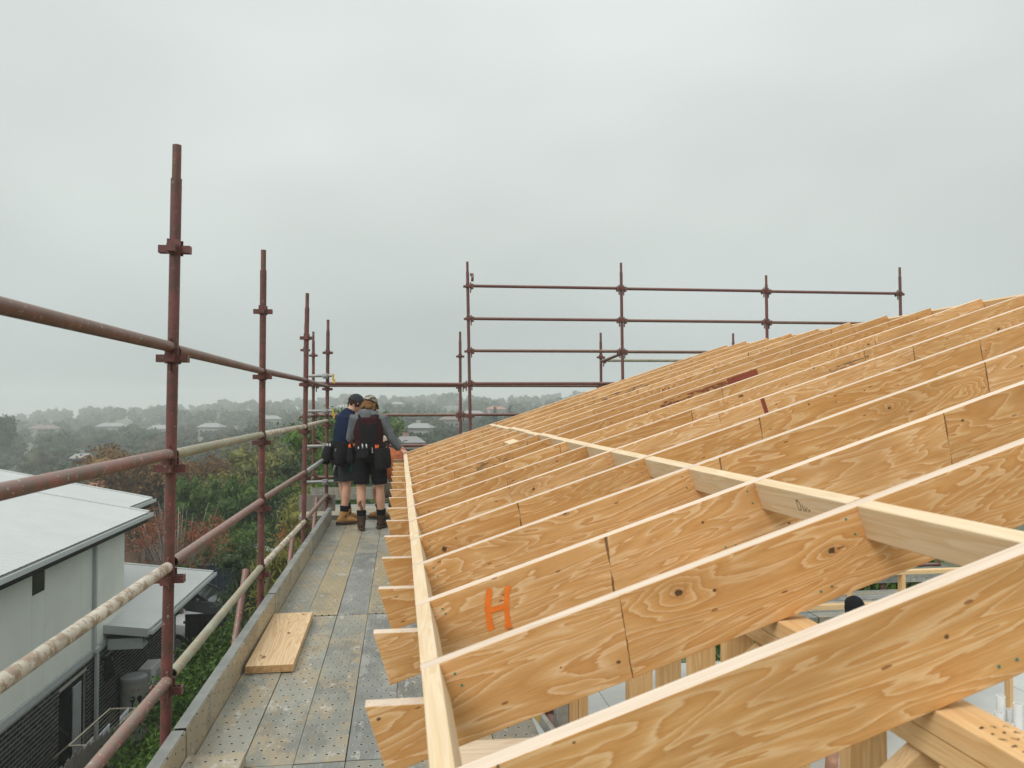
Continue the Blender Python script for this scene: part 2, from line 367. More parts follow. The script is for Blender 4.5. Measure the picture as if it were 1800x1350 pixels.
M = {}
M['lvl'] = mat_lvl(); M['edge'] = mat_edge()
M['pine'] = mat_wood('pine_blocking', (.70, .565, .39), (.64, .48, .285), axis=1)
M['pine_x'] = mat_wood('pine_along_x', (.74, .53, .29), (.65, .42, .20), axis=0)
M['pine_y'] = mat_wood('pine_along_y', (.74, .50, .26), (.64, .39, .17), axis=1)
M['pine_z'] = mat_wood('pine_stud', (.72, .48, .24), (.61, .36, .15), axis=2)
M['board'] = mat_wood('pale_board', (.70, .53, .33), (.56, .37, .19), axis=1, knots=.42)
M['ply'] = mat_wood('plywood_face', (.72, .60, .45), (.62, .47, .32), axis=0)
M['red'] = mat_paint_tube('red_oxide_paint', (.138, .044, .039), chip=(.078, .040, .026), chip_amt=.50, pale_amt=.36)
M['red2'] = mat_paint_tube('red_pink_paint', (.19, .066, .054), chip=(.10, .075, .055), chip_amt=.50, pale_amt=.40)
M['rust'] = mat_paint_tube('rusted_red_paint', (.150, .058, .040), chip=(.105, .052, .028), chip_amt=.54, pale_amt=.38)
M['white_tube'] = mat_paint_tube('old_white_paint', (.50, .45, .36), chip=(.21, .125, .065), pale=(.62, .58, .5), chip_amt=.52, pale_amt=.42, dust=.3)
M['green_tube'] = mat_paint_tube('green_chipped_paint', (.235, .25, .17), chip=(.27, .19, .11), pale=(.5, .47, .38), chip_amt=.52, pale_amt=.40, dust=.4)
M['galv'] = mat_plain('galvanised', (.42, .43, .42), .42, .6, .2, 20)
M['deck_a'] = mat_deck('deck_grey', (.215, .225, .195), (.36, .355, .30), (.43, .335, .20), .15)
M['deck_b'] = mat_deck('deck_tan', (.27, .24, .165), (.40, .35, .235), (.44, .335, .18), .20)
M['deck_c'] = mat_deck('deck_dark', (.15, .165, .155), (.30, .31, .285), (.42, .42, .38), .13)
M['toe'] = mat_deck('toe_tan', (.36, .31, .215), (.45, .39, .275), (.47, .37, .22), .12, .06, .11)
M['toe_plain'] = mat_plain('toe_grey', (.30, .31, .29), .5, .3, .25, 5)
M['yellow'] = mat_plain('yellow_plastic', (.62, .38, .04), .4)
M['orange_paint'] = mat_plain('orange_spray', (.86, .20, .02), .6, var=.1, scale=40)
M['teal'] = mat_plain('teal_nail', (.02, .22, .17), .4)
M['roofw'] = mat_plain('white_roof_steel', (.45, .47, .46), .38, .1, .05, 1.2)
M['clad'] = mat_plain('off_white_cladding', (.70, .72, .665), .6, 0, .06, 1.1)
M['gutter'] = mat_plain('gutter_grey', (.50, .53, .53), .4, 0, .05)
M['trim'] = mat_plain('grey_trim', (.42, .45, .45), .45, 0, .06)
M['black'] = mat_plain('black_metal_and_shade', (.010, .010, .011), .5, spec=.15)
M['brick'] = None
t = NT('charcoal_brick'); g = t.n('ShaderNodeNewGeometry'); c = t.ramp(g.outputs['Random Per Island'], ((0, (.016, .017, .018)), (.6, (.028, .029, .031)), (1, (.05, .05, .05)))); M['brick'] = t.fin(c, .9, spec=.08, bump=t.noise(t.coord(), 60, 3), bstr=.3)
M['mortar'] = mat_plain('mortar', (.33, .32, .28), .9)
t = NT('window_glass'); M['glass'] = t.fin((.008, .010, .011), .10, 0, spec=.16)
M['curtain'] = mat_fabric('curtain', (.40, .42, .42), .1, 3)
M['blue'] = mat_plain('dark_blue_steel', (.016, .026, .045), .5, .1, .15)
M['paling'] = mat_wood('weathered_paling', (.25, .23, .20), (.16, .14, .12), axis=2, rough=.9)
M['tank'] = mat_plain('tank_grey', (.36, .36, .33), .5)
M['sign_red'] = mat_plain('red_print', (.5, .06, .04), .6)
M['white'] = mat_plain('white_paint', (.74, .74, .72), .5, 0, .04)
M['cream_tube'] = mat_plain('cream_tube', (.55, .50, .38), .5)
M['car_grey'] = mat_plain('grey_car_paint', (.055, .062, .068), .22, .5, .05)
M['car_white'] = mat_plain('white_car_paint', (.70, .71, .70), .25, 0, .03)
M['tyre'] = mat_plain('tyre_rubber', (.014, .014, .014), .85)
M['floor'] = mat_plain('pale_floor_sheet', (.52, .53, .50), .6, 0, .08, 2)
M['sawdust'] = mat_plain('sawdust', (.58, .40, .22), .95, 0, .2, 60)
t = NT('ground_cover'); n = t.noise(t.coord(), .12, 6, .65); n2 = t.noise(t.coord(), 2.2, 5, .7)
c = t.mix(.5, t.ramp(n, ((.3, (.045, .06, .025)), (.55, (.075, .085, .038)), (.75, (.13, .115, .07)))), t.ramp(n2, ((.3, (.03, .045, .02)), (.7, (.11, .11, .06)))))
M['ground'] = t.fin(c, .95, bump=n2, bstr=.6, bdist=.1)
M['bark'] = mat_wood('bark', (.20, .155, .115), (.11, .08, .055), axis=2, rough=.95)
M['bark_pale'] = mat_wood('pale_bark', (.34, .30, .26), (.22, .18, .15), axis=2, rough=.95)
M['lf_hedge'] = mat_leaf('hedge_leaf', ((.016, .036, .006), (.042, .095, .010), (.088, .17, .018), (.16, .26, .04)))
M['lf_con'] = mat_leaf('conifer_leaf', ((.022, .055, .010), (.060, .125, .020), (.12, .20, .035)))
M['lf_red'] = mat_leaf('red_leaf', ((.10, .05, .022), (.23, .065, .032), (.33, .11, .055), (.11, .12, .04)))
M['lf_orange'] = mat_leaf('russet_leaf', ((.07, .045, .018), (.165, .088, .028), (.23, .125, .04), (.085, .08, .03)))
M['lf_yel'] = mat_leaf('olive_leaf', ((.055, .075, .018), (.125, .14, .032), (.23, .215, .05), (.14, .13, .04)))
M['lf_gum'] = mat_leaf('gum_leaf', ((.018, .036, .014), (.04, .072, .024), (.075, .11, .036)))
M['lf_far'] = mat_leaf('far_leaf', ((.008, .024, .010), (.020, .044, .016), (.040, .068, .022)))
M['lf_far2'] = mat_leaf('far_leaf_olive', ((.030, .038, .016), (.055, .06, .024), (.085, .08, .032)))
M['lf_orange2'] = mat_leaf('bright_orange_leaf', ((.20, .07, .02), (.38, .15, .04), (.45, .22, .07)))
M['skin'] = None
t = NT('skin'); n = t.noise(t.coord(), 14, 4, .6); c = t.ramp(n, ((.3, (.50, .265, .175)), (.7, (.60, .345, .245)))); M['skin'] = t.fin(c, .5, spec=.35)
t.b.inputs['Subsurface Weight'].default_value = .08; t.b.inputs['Subsurface Radius'].default_value = (.01, .004, .002)
for k, cc in dict(navy=(.010, .018, .045), grey_knit=(.115, .125, .135), maroon=(.035, .010, .012), black_cloth=(.010, .010, .012), khaki=(.16, .14, .105), orange_shirt=(.42, .125, .055), tan_boot=(.40, .215, .085), brown_boot=(.055, .035, .026), sole=(.06, .05, .04), cap_dark=(.035, .037, .042), camo=(.20, .19, .15), hair_brown=(.16, .085, .035), hair_dark=(.035, .02, .012), pouch=(.012, .012, .013), ink=(.15, .10, .08), cap_pale=(.46, .38, .29), strap=(.16, .16, .14), teal_tool=(.01, .10, .10), orange_tool=(.75, .13, .03)).items():
    M[k] = mat_fabric(k, cc)
t = NT('camo'); n = t.noise(t.coord(), 28, 3, .5); M['camo'] = t.fin(t.ramp(n, ((.35, (.06, .055, .04)), (.45, (.24, .22, .17)), (.6, (.38, .35, .29)), (.7, (.10, .09, .06))), 'CONSTANT'), .9)
M['hairs'] = M['hair_brown']

# ------------------------------------------------------------------ ground
def smooth(a, b, x):
    t_ = min(1, max(0, (x-a)/(b-a))); return t_*t_*(3-2*t_)
def ground_z(x, y):
    far = -8.5 + 8.5*min(0, max(-1.3, x/(.46*max(y, 60)))) - 4.5*math.exp(-((y-95)/32)**2)
    k = smooth(34, 80, y); u = x/max(y, 60)
    if y > 330: far += (min(y, 640)-330)*.028*(1 if u > -.15 else max(.25, 1+(u+.15)*2.0))
    return -6.3*(1-k) + (far + .8*math.sin(x*.031)*math.cos(y*.023))*k
xs_ = [math.copysign(abs(i/40)**1.6, i)*600 for i in range(-40, 41)]
ys_ = [-80 + 880*(j/90)**1.5 for j in range(91)]
gv = [(x, y, ground_z(x, y)) for y in ys_ for x in xs_]
gf = [(j*81+i, j*81+i+1, (j+1)*81+i+1, (j+1)*81+i) for j in range(90) for i in range(80)]
g = MB(); g.add(gv, gf, 0, True); tag(g.build('ground', M['ground']), 'green and brown ground falling away into the valley', None, None, 'structure')

# ------------------------------------------------------------------ roof frame
SL = math.atan(.3276); CA, SA = math.cos(SL), math.sin(SL)
X0, Z0 = .05, 1.0031+.3276*.05
DEP = .205
RY = [1.917 + .6*k for k in range(-1, 15)]
roof = thing('roof_frame', 'unfinished timber roof frame of orange rafters sloping up to the right', 'roof frame', (X0, 0, Z0))
LEN = (4.43-X0)/CA
prof = [(-.148, -.034), (0, -.0826), (0, 0), (LEN, 0), (LEN, -DEP), (-.148, -DEP)]
mb = MB(); mb.prism(prof, 0, .045, 0, 1)
raft_me = None; rafters = []
for k, y in enumerate(RY):
    if raft_me is None:
        o = mb.build('rafter', [M['lvl'], M['edge']], roof, (0, y, 0), (0, -SL, 0), bevel=.0018); raft_me = o.data
    else:
        o = link('rafter', raft_me, roof, (0, y + rng.uniform(-.004, .004), rng.uniform(-.002, .002)), (0, -SL + rng.uniform(-.0012, .0012), rng.uniform(-.001, .001)), bevel=.0018)
    rafters.append(o)
def block_mesh(x0, w_, d_, mat):
    m_ = MB(); m_.bx(x0, x0+w_, .0465, .5985, -d_, 0); return m_.mesh('blocking', [mat])
for k in range(len(RY)-1):
    for nm, x0, dd in (('eave_blocking', 0., .09), ('mid_blocking', (1.168-X0)/CA, .092)):
        jx = rng.uniform(-.002, .002) + (rng.choice((0, .012, -.01)) if (nm == 'mid_blocking' and k > 6) else 0)
        m_ = MB(); m_.bx(x0, x0+.045, .0465, .5985, -dd, -.0005)
        o = m_.build(nm, M['pine'], roof, (jx*CA, RY[k], jx*SA + rng.uniform(-.0015, .001)), (0, -SL, 0), bevel=.0025)
m_ = MB(); m_.bx(LEN+.004, LEN+.049, RY[0], RY[-1]+.045, -.27, -.03); m_.build('ridge_beam', M['pine_y'], roof, (0, 0, 0), (0, -SL, 0), bevel=.002)
# a loose spare nogging laid flat between two rafters
m_ = MB(); m_.bx(.95, 1.04, .05, .595, -.06, -.015); m_.build('mid_blocking', M['pine'], roof, (0, RY[9], 0), (0, -SL, 0), bevel=.002)
# teal nail heads where blocking is fixed
nail_me = MB().tube((0, -.0016, 0), (0, .001, 0), .003, 8).mesh('nail_head', [M['teal']])
for xx, zz in ((.075, -.030), (.082, -.062), ((1.168-X0)/CA-.035, -.025), ((1.168-X0)/CA-.028, -.068), (1.02, -.175), (1.055, -.178)):
    for k in range(7): link('nail_head', nail_me, rafters[k], (xx+rng.uniform(-.008, .008), 0, zz+rng.uniform(-.008, .008)))
# sprayed orange H on the third rafter from the camera
def stroke(mb_, pts, w0, y):
    n_ = len(pts); L_, R_ = [], []
    for i, p in enumerate(pts):
        a = Vector(pts[max(i-1, 0)]); b = Vector(pts[min(i+1, n_-1)]); d = (b-a).normalized(); q = Vector((-d.y, d.x)); p = Vector(p)
        ww = w0*rng.uniform(.8, 1.15)
        L_.append((p+q*ww/2)); R_.append((p-q*ww/2))
    vs_ = [V(p.x, y, p.y) for p in L_] + [V(p.x, y, p.y) for p in R_]
    mb_.add(vs_, [(i, i+1, n_+i+1, n_+i) for i in range(n_-1)])
def to_local(X, Z):
    dx, dz = X-X0, Z-Z0; return (dx*CA+dz*SA, -dx*SA+dz*CA)
H = MB()
def wp(lst): return [to_local(*p) for p in lst]
stroke(H, wp([(.283, 1.067), (.281, 1.045), (.278, 1.02), (.279, .99), (.283, .962), (.287, .945)]), .019, -.0012)
stroke(H, wp([(.276, .9405), (.285, .945), (.296, .951)]), .021, -.0014)
stroke(H, wp([(.343, 1.073), (.339, 1.05), (.337, 1.02), (.338, .99), (.341, .965), (.344, .942)]), .017, -.0012)
stroke(H, wp([(.332, .944), (.342, .947), (.351, .9535)]), .017, -.0014)
stroke(H, wp([(.274, 1.006), (.295, 1.0), (.315, 1.005), (.337, 1.009)]), .017, -.0016)
stroke(H, wp([(.273, 1.01), (.277, 1.0), (.281, .99)]), .018, -.0018)
o = H.build('sprayed_letter', M['orange_paint'], rafters[2], fix=False); tag(o, 'orange spray-painted letter H')
for k, pts in ((9, [(.16, -.06), (.20, -.075)]), (11, [(.12, -.05), (.17, -.06)])):
    q = MB(); stroke(q, pts, .03, -.0012); q.build('spray_mark', M['orange_paint'], rafters[k], fix=False)
# glue and stain patches that belong to single rafters
def patch_mat(name, c, amt):
    t = NT(name); n = t.noise(t.mapv(t.off(t.coord()), (3, 1, 11)), 3, 5, .7); t.fin(t.ramp(n, ((.3, tuple(x*.7 for x in c)), (.7, tuple(x*1.2 for x in c)))), .7)
    tr = t.n('ShaderNodeBsdfTransparent'); mxs = t.n('ShaderNodeMixShader'); f = t.ramp(n, ((amt-.05, (0, 0, 0)), (amt+.05, (1, 1, 1))))
    t.l(f, mxs.inputs[0]); t.l(tr.outputs[0], mxs.inputs[1]); t.l(t.b.outputs[0], mxs.inputs[2]); t.l(mxs.outputs[0], t.out.inputs[0]); return t.m
M['st_red'] = patch_mat('red_stain', (.27, .055, .025), .30); M['st_red2'] = patch_mat('red_glue', (.21, .055, .025), .52); M['st_dark'] = patch_mat('dark_weathering', (.20, .125, .07), .56)
for k, xa, xb, za, zb, mt in ((8, 2.70, 2.97, -.01, -.175, 'st_red'), (8, 2.1, 2.70, -.02, -.18, 'st_red2'), (12, 2.1, 2.95, -.005, -.12, 'st_dark'), (8, .55, .86, -.005, -.17, 'st_dark'), (5, 2.105, 2.13, -.0, -.19, 'st_red'), (6, 2.9, 3.2, -.04, -.17, 'st_dark')):
    q = MB(); q.add([V(xa, -.0009, za), V(xb, -.0009, za), V(xb, -.0009, zb), V(xa, -.0009, zb)], [(0, 1, 2, 3)]); q.build('stain', M[mt], rafters[k], fix=False)

# pencil and stamp marks on the timber
M['pencil'] = mat_plain('pencil_mark', (.10, .055, .03), .8); M['red_pencil'] = mat_plain('red_pencil_mark', (.42, .09, .05), .8)
D4 = [[(.010, .028), (.0, .010), (.016, .010)], [(.011, .018), (.011, .0)]]; D5 = [[(.014, .028), (.002, .028), (.001, .017), (.012, .016), (.014, .007), (.008, .0), (.0, .003)]]
D0 = [[(.007, .028), (.001, .020), (.001, .008), (.007, .0), (.013, .008), (.013, .020), (.007, .028)]]; D2 = [[(.001, .022), (.007, .028), (.013, .021), (.001, .0), (.014, .0)]]
def digits(word, x, z, sc_, w0, mb_, y=-.0011):
    for g_ in word:
        for st in {'4': D4, '5': D5, '0': D0, '2': D2}[g_]: stroke(mb_, [(x+a*sc_, z+b*sc_) for a, b in st], w0, y)
        x += .02*sc_
q = MB(); digits('450', 2.50, -.105, 2.6, .006, q); q.build('pencil_number', M['pencil'], rafters[10], fix=False)
q = MB(); digits('5020', 4.30, -.11, 2.4, .006, q); q.build('pencil_number', M['red_pencil'], rafters[8], fix=False)
mbs = [o for o in roof.children if o.name.startswith('mid_blocking')]
q = MB()
for st in ([(-.02, .018), (-.02, -.016), (-.006, -.012), (.0, .002), (-.008, .016), (-.022, .018)], [(.01, .006), (.012, -.012), (.02, -.012), (.024, .005), (.026, -.012), (.036, .004), (.04, -.012), (.05, -.004)]): stroke(q, st, .003, 0)
q.v = [((1.168-X0)/CA-.0008, .31-a, -.045+c) for a, b, c in q.v]; q.build('scribble', M['pencil'], mbs[1], fix=False)

# wall frame under the rafters
FLOOR = -2.05
wf = thing('wall_frame', 'pine stud wall frame carrying the rafters, seen below the nearest ones', 'wall frame', (0, 0, FLOOR))
def piece(nm, x0, x1, y0, y1, z0, z1, mt, parent, oz=FLOOR, bev=.0025):
    c = ((x0+x1)/2, (y0+y1)/2, (z0+z1)/2); a, b, d = (x1-x0)/2, (y1-y0)/2, (z1-z0)/2
    m_ = MB(); m_.bx(-a, a, -b, b, -d, d); return m_.build(nm, M[mt], parent, (c[0], c[1], c[2]-oz), bevel=bev)
zp = Z0 + .3276*(.955-X0) - DEP/CA
tpl = piece('top_plate', .952, 1.042, .6, 3.5, zp-.047, zp-.002, 'pine_y', wf)
q = MB()
for rw in (-.018, .006, .026):
    for g_ in range(13):
        for _ in range(3):
            a = (rng.uniform(-.005, .005), rng.uniform(-.006, .006)); b = (rng.uniform(-.005, .005), rng.uniform(-.006, .006)); stroke(q, [(-1.10+.024*g_+a[0], rw+a[1]), (-1.10+.024*g_+b[0], rw+b[1])], .0028, 0)
q.v = [(c, a, .0231) for a, b, c in q.v]; q.build('stamp', M['pencil'], tpl, fix=False)
piece('lower_plate', .954, 1.040, .6, 3.5, zp-.094, zp-.049, 'pine_y', wf)
for y in (3.21, 2.87, 2.54, 2.25, 1.93, 1.60, 1.27, .95): piece('stud', .955, 1.042, y, y+.045, FLOOR+.05, zp-.096, 'pine_z', wf)
piece('bottom_plate', .954, 1.042, .6, 3.5, FLOOR+.003, FLOOR+.048, 'pine_y', wf)
piece('nogging', .962, 1.035, 2.92, 3.205, .30, .345, 'pine_y', wf)
for y in (2.05, 1.40):     # sloping blocks cut with a bevel under the plate
    m_ = MB(); m_.bx(-.14, .10, -.0225, .0225, -.045, .045, M=Matrix.Rotation(R(-38), 4, 'Y')); m_.build('cut_block', M['pine_x'], wf, (.93, y, zp-.185-FLOOR), bevel=.003)
iw = thing('wall_frame', 'inner pine stud wall crossing the house behind the first stud wall', 'wall frame', (1.2, 4.6, FLOOR))
def ipiece(nm, x0, x1, y0, y1, z0, z1, mt):
    o = piece(nm, x0, x1, y0, y1, z0, z1, mt, iw); o.location.x -= 1.2; o.location.y -= 4.6; return o
for i in range(3):
    x = 1.35+.45*i; ipiece('stud', x, x+.045, 4.602, 4.69, FLOOR+.05, .62, 'pine_z')
ipiece('top_plate', 1.2, 2.35, 4.6, 4.69, .622, .667, 'pine_x'); ipiece('bottom_plate', 1.2, 2.35, 4.6, 4.69, FLOOR+.002, FLOOR+.048, 'pine_x')
for i in range(2): ipiece('nogging', 1.397+.45*i, 1.797+.45*i, 4.61, 4.68, -.75+.05*(i % 2), -.705+.05*(i % 2), 'pine_x')
st_ = thing('timber_stack', 'stack of pine lengths lying on the house floor under the rafters', 'timber stack', (3.6, 3.2, FLOOR))
for i in range(9):
    m_ = MB(); m_.bx(-1.3, 1.3, -.045, .045, 0, .045); m_.build('length', M['pine_x'], st_, (rng.uniform(-.15, .15), -.15+.1*(i % 3)+rng.uniform(-.004, .004), .002+.047*(i//3)), (0, 0, rng.uniform(-.01, .01)), bevel=.003)
corner = thing('corner_post', 'doubled pine stud beside a grey steel channel at the deck edge', 'post', (.78, 3.78, FLOOR))
piece('steel_channel', .735, .79, 3.70, 3.79, FLOOR, .80, 'galv', corner, FLOOR)
piece('stud', .793, .838, 3.70, 3.79, FLOOR, .85, 'pine_z', corner); piece('stud', .84, .885, 3.70, 3.79, FLOOR, .86, 'pine_z', corner)
for o in corner.children: o.location.x -= .78; o.location.y -= 3.78

fl = thing('upper_floor', 'pale grey floor sheets scattered with sawdust inside the timber frame', 'floor', (0, 0, FLOOR))
fl['kind'] = 'structure'
for i in range(6):
    for j in range(5):
        m_ = MB(); m_.bx(-.895, .895, -1.195, 1.195, -.10, -.006); m_.build('floor_sheet', M['floor'], fl, (1.65+1.8*i, .2+2.4*j, 0))
sw = MB()
for i in range(420):
    t_ = rng.random(); x = 1.55+t_*1.2+rng.gauss(0, .12); y = 6.2-t_*2.6+rng.gauss(0, .15); s_ = rng.uniform(.004, .016)
    sw.add([V(x-s_, y, FLOOR+.003-FLOOR), V(x, y-s_, .004), V(x+s_*1.5, y, .009), V(x, y+s_, .004)], [(0, 1, 2, 3)])
o = sw.build('sawdust', M['sawdust'], fl, fix=False); o['kind'] = 'stuff'
wl = thing('inner_wall_sheet', 'white wall sheets standing inside the frame behind the studs', 'wall', (2.6, 4, FLOOR))
for j in range(3):
    m_ = MB(); m_.bx(-.02, .02, -.595, .595, 0, 1.75); m_.build('sheet', M['white'], wl, (0, -1.4+1.2*j, .002), bevel=.003)

# ------------------------------------------------------------------ scaffolding
STARS = [.375 + .495*k for k in range(-14, 8)]
def bracket_mesh(mat):
    b = MB()
    for k in range(4):
        Mx = Matrix.Rotation(k*math.pi/2, 4, 'Z')
        b.bx(.022, .064, -.019, -.0145, -.017, .017, M=Mx); b.bx(.022, .064, .0145, .019, -.017, .017, M=Mx); b.bx(.0642, .0688, -.019, .019, -.017, .017, M=Mx)
    b.bx(-.0285, .0285, -.0285, -.0245, -.024, .045); b.bx(-.0285, .0285, .0245, .0285, -.024, .045)
    return b.mesh('bracket', [mat])
BR = bracket_mesh(M['red'])
def standard(parent, x, y, top, z0=-6.28, lean=0., spig=.155, stars=None, leany=0.):
    m_ = MB(); m_.tube((0, 0, z0), (0, 0, top-spig), .0242, 16, hollow=.02)
    o = m_.build('standard', M['red'], parent, (x, y, 0)); o.rotation_euler = (leany, lean, 0)
    s_ = MB(); s_.tube((0, 0, top-spig-.03), (0, 0, top), .0195, 14, hollow=.05); s_.build('spigot', M['rust'], o)
    for z in (stars or STARS):
        if max(z0+.2, -.2) < z < top-spig-.03: link('bracket', BR, o, (0, 0, z))
    return o
def rail(parent, p0, p1, mat, r=.0242, gap=.052, wedges=1):
    p0, p1 = Vector(p0), Vector(p1); d = (p1-p0).normalized(); L_ = (p1-p0).length
    m_ = MB(); m_.tube((gap, 0, 0), (L_-gap, 0, 0), r, 16, hollow=.07)
    o = m_.build('rail', M[mat], parent, p0); o.rotation_euler = d.to_track_quat('X', 'Z').to_euler()
    if wedges:
        for x, sg in ((gap, 1), (L_-gap, -1)):
            q = MB(); q.bx(x-.012*sg-.009, x-.012*sg+.009, -.004, .004, -.105, .055 if wedges == 1 else .04)
            if wedges == 1: q.bx(x+.012*sg-.016, x+.012*sg+.016, -.028, -.0235, -.05, .03); q.bx(x+.012*sg-.016, x+.012*sg+.016, .0235, .028, -.05, .03)
            q.build('wedge', M['rust'], o)
    return o
ls = thing('scaffold', 'rust-red tube scaffold with mismatched guard rails along the left edge of the walkway', 'scaffold', (0, 0, 0))
LP = [(-1.02, 1.35, 2.85, .0), (-1.02, 3.77, 2.834, .0105), (-1.026, 6.2, 2.823, .003), (-.985, 8.62, 2.832, .0115), (-.972, 11.04, 2.806, .006)]
for x, y, tp, ln in LP: standard(ls, x - 1.4*ln, y, tp, lean=ln)
cols_ = [('rust', 'red2', 'white_tube', 'red2'), ('rust', 'green_tube', 'red2', 'green_tube'), ('red', 'white_tube', 'rust', 'white_tube'), ('rust', 'white_tube', 'galv', 'rust')]
for i in range(4):
    for j, z in enumerate((1.905, 1.425, .935, .43)):
        a, b = LP[i], LP[i+1]
        rail(ls, (a[0], a[1], z), (b[0], b[1], z+rng.uniform(-.008, .008)), cols_[i][j], gap=.046, wedges=2)
for a, b in (((-1.085, 5.92, .47), (-1.12, 5.05, -.75)), ((-1.08, 8.4, .3), (-1.12, 7.6, -.9)), ((-1.08, 10.8, .42), (-1.12, 10.0, -.7))):
    m_ = MB(); m_.tube(a, b, .024, 14, hollow=.03); m_.build('diagonal_brace', M['red2'], ls)
for y in (3.77, 6.2, 8.62, 11.04):
    m_ = MB(); m_.tube((-.97, y, .01), (.72, y, .01), .02, 10); m_.build('transom', M['red'], ls)
m_ = MB(); m_.tube((.735, 1.0, .105), (.735, 11.0, .105), .0242, 14, hollow=.03); m_.build('inner_ledger', M['red'], ls)
for y in (1.35, 3.9, 6.3, 8.7): 
    m_ = MB(); m_.tube((.735, y, -6.28), (.735, y, .16), .0242, 12); m_.build('inner_standard', M['red'], ls)

rs = thing('scaffold', 'taller rust-red tube scaffold across the far end, rising above the rafters', 'scaffold', (0, 0, 0))
RP = [(1.045, 12.04, 3.825, -.017), (3.45, 12.04, 3.862, -.010), (5.85, 12.04, 3.714, -.006), (8.185, 12.04, 3.894, -.004)]
RST = [-.02+.495*k for k in range(8)]
for x, y, tp, ln in RP: standard(rs, x-2.5*ln, y, tp, lean=ln, stars=RST)
for i in range(3):
    a, b = RP[i], RP[i+1]
    for z in (3.455, 2.955, 2.465, 1.965): rail(rs, (a[0]-(z-2.5)*.012, 12.04, z), (b[0]-(z-2.5)*.008, 12.04, z+.006), rng.choice(('red', 'rust', 'red')))
OP = [(-1.39, 2.849), (1.022, 2.874), (3.453, 2.88), (5.86, 2.894)]
for x, tp in OP: standard(rs, x, 13.35, tp, lean=-.004, stars=RST)
standard(rs, -1.394, 12.04, 2.85, lean=.006, stars=RST)
for i in range(3):
    for z in (1.965, 1.475) + ((.97, .46) if i == 0 else ()): rail(rs, (OP[i][0], 13.35, z), (OP[i+1][0], 13.35, z-.004), rng.choice(('red', 'rust')))
rail(rs, (-1.39, 12.04, 1.968), (1.045, 12.04, 1.955), 'red')
rail(rs, (3.453, 13.35, 2.40), (5.86, 13.35, 2.41), 'green_tube'); rail(rs, (3.45, 12.04, 2.44), (3.453, 13.35, 2.38), 'rust')
for z in (1.965, 1.475, .97, .46): rail(rs, (-1.392, 12.04, z), (-1.39, 13.35, z), 'red')
m_ = MB(); m_.tube((-1.33, 13.30, 1.05), (.2, 13.28, .12), .0225, 12); m_.build('diagonal_brace', M['red'], rs)
q = MB(); q.tube((1.045+.05, 12.0, 3.52), (1.045+.055, 12.0, 3.62), .02, 8); q.bx(1.06, 1.11, 11.985, 12.015, 3.60, 3.64); q.build('swivel_coupler', M['rust'], rs)

# clamped tie tubes between the corner standards, each one can be lifted off
for i, z in enumerate((2.035, 1.56, 1.09, .61)):
    tt = thing('tie_tube', ['silver tie tube with yellow clip, topmost of four behind the navy-shirted worker', 'silver tie tube with yellow clip, second from top beside the corner post', 'silver tie tube with clamp, third from top beside the corner post', 'silver tie tube with clamp, lowest of four above the corner toe board'][i], 'tube', (-1.245, 10.98, z), 0, 'silver tie tubes at the far corner')
    m_ = MB(); m_.tube((0, -.02, 0), (.37, -.02, .008), .0205, 14, hollow=.03); m_.build('tube', M['toe_plain'], tt)
    m_ = MB(); m_.bx(.22, .29, -.055, .02, -.035, .035); m_.bx(.23, .28, -.075, -.05, -.015, .015); m_.build('clamp', M['toe_plain'], tt, bevel=.006)
    if i < 2:
        m_ = MB(); m_.bx(.345, .368, -.05, .01, -.06, .03); m_.bx(.36, .385, -.045, 0, -.10, -.04); m_.build('clip', M['yellow'], tt, bevel=.004)

# ------------------------------------------------------------------ scaffold deck
DZ = .1
deck = thing('scaffold_deck', 'walkway of worn perforated steel scaffold planks with a toe board on the left', 'walkway', (0, 0, 0))
rowsY = [1.15, 3.57, 6.02, 8.50, 10.93]
pm = {}
def plank_mesh(L_, mt, wd=.2175, name='plank'):
    key = (round(L_, 3), mt, wd)
    if key not in pm:
        m_ = MB(); h_ = wd/2; l_ = L_/2
        m_.bx(-h_, h_, -l_, l_, -.006, 0); m_.bx(-h_, -h_+.003, -l_, l_, -.055, -.0065); m_.bx(h_-.003, h_, -l_, l_, -.055, -.0065); m_.bx(-h_+.004, h_-.004, -l_+.001, -l_+.004, -.05, -.0065)
        pm[key] = m_.mesh(name, [M[mt]])
    return pm[key]
lay = {0: 'bacaaca', 1: 'aaaccba', 2: 'abcbaca', 3: 'abaacab'}
for r_ in range(4):
    y0, y1 = rowsY[r_]+.006, rowsY[r_+1]-.006
    for i in range(7):
        mt = 'deck_' + lay[r_][i]
        link('plank', plank_mesh(y1-y0, mt), deck, (-.894+.221*(i+.5), (y0+y1)/2, DZ + rng.uniform(-.004, .002)), (0, rng.uniform(-.006, .006), rng.uniform(-.0008, .0008)), bevel=.002)
for r_ in range(4):
    y0, y1 = rowsY[r_]+.02+rng.uniform(-.02, .02), rowsY[r_+1]-.004
    m_ = MB(); L_ = y1-y0
    m_.bx(-.0025, .0025, -L_/2, L_/2, -.0825, .0825)
    m2 = MB(); m2.bx(-.09, .09, -L_/2, L_/2, -.003, .003)
    o = m2.build('toe_board', M['toe'] if r_ != 3 else M['deck_a'], deck, (-.899, (y0+y1)/2, DZ+.077), (0, R(90), 0))
    m3 = MB(); m3.bx(-.052, -.0, -L_/2, L_/2, -.004, 0); m3.bx(-.052, -.048, -L_/2, L_/2, -.16, -.005); m3.build('toe_board_top', M['toe_plain'], deck, (-.9005, (y0+y1)/2, DZ+.172), bevel=.0015)
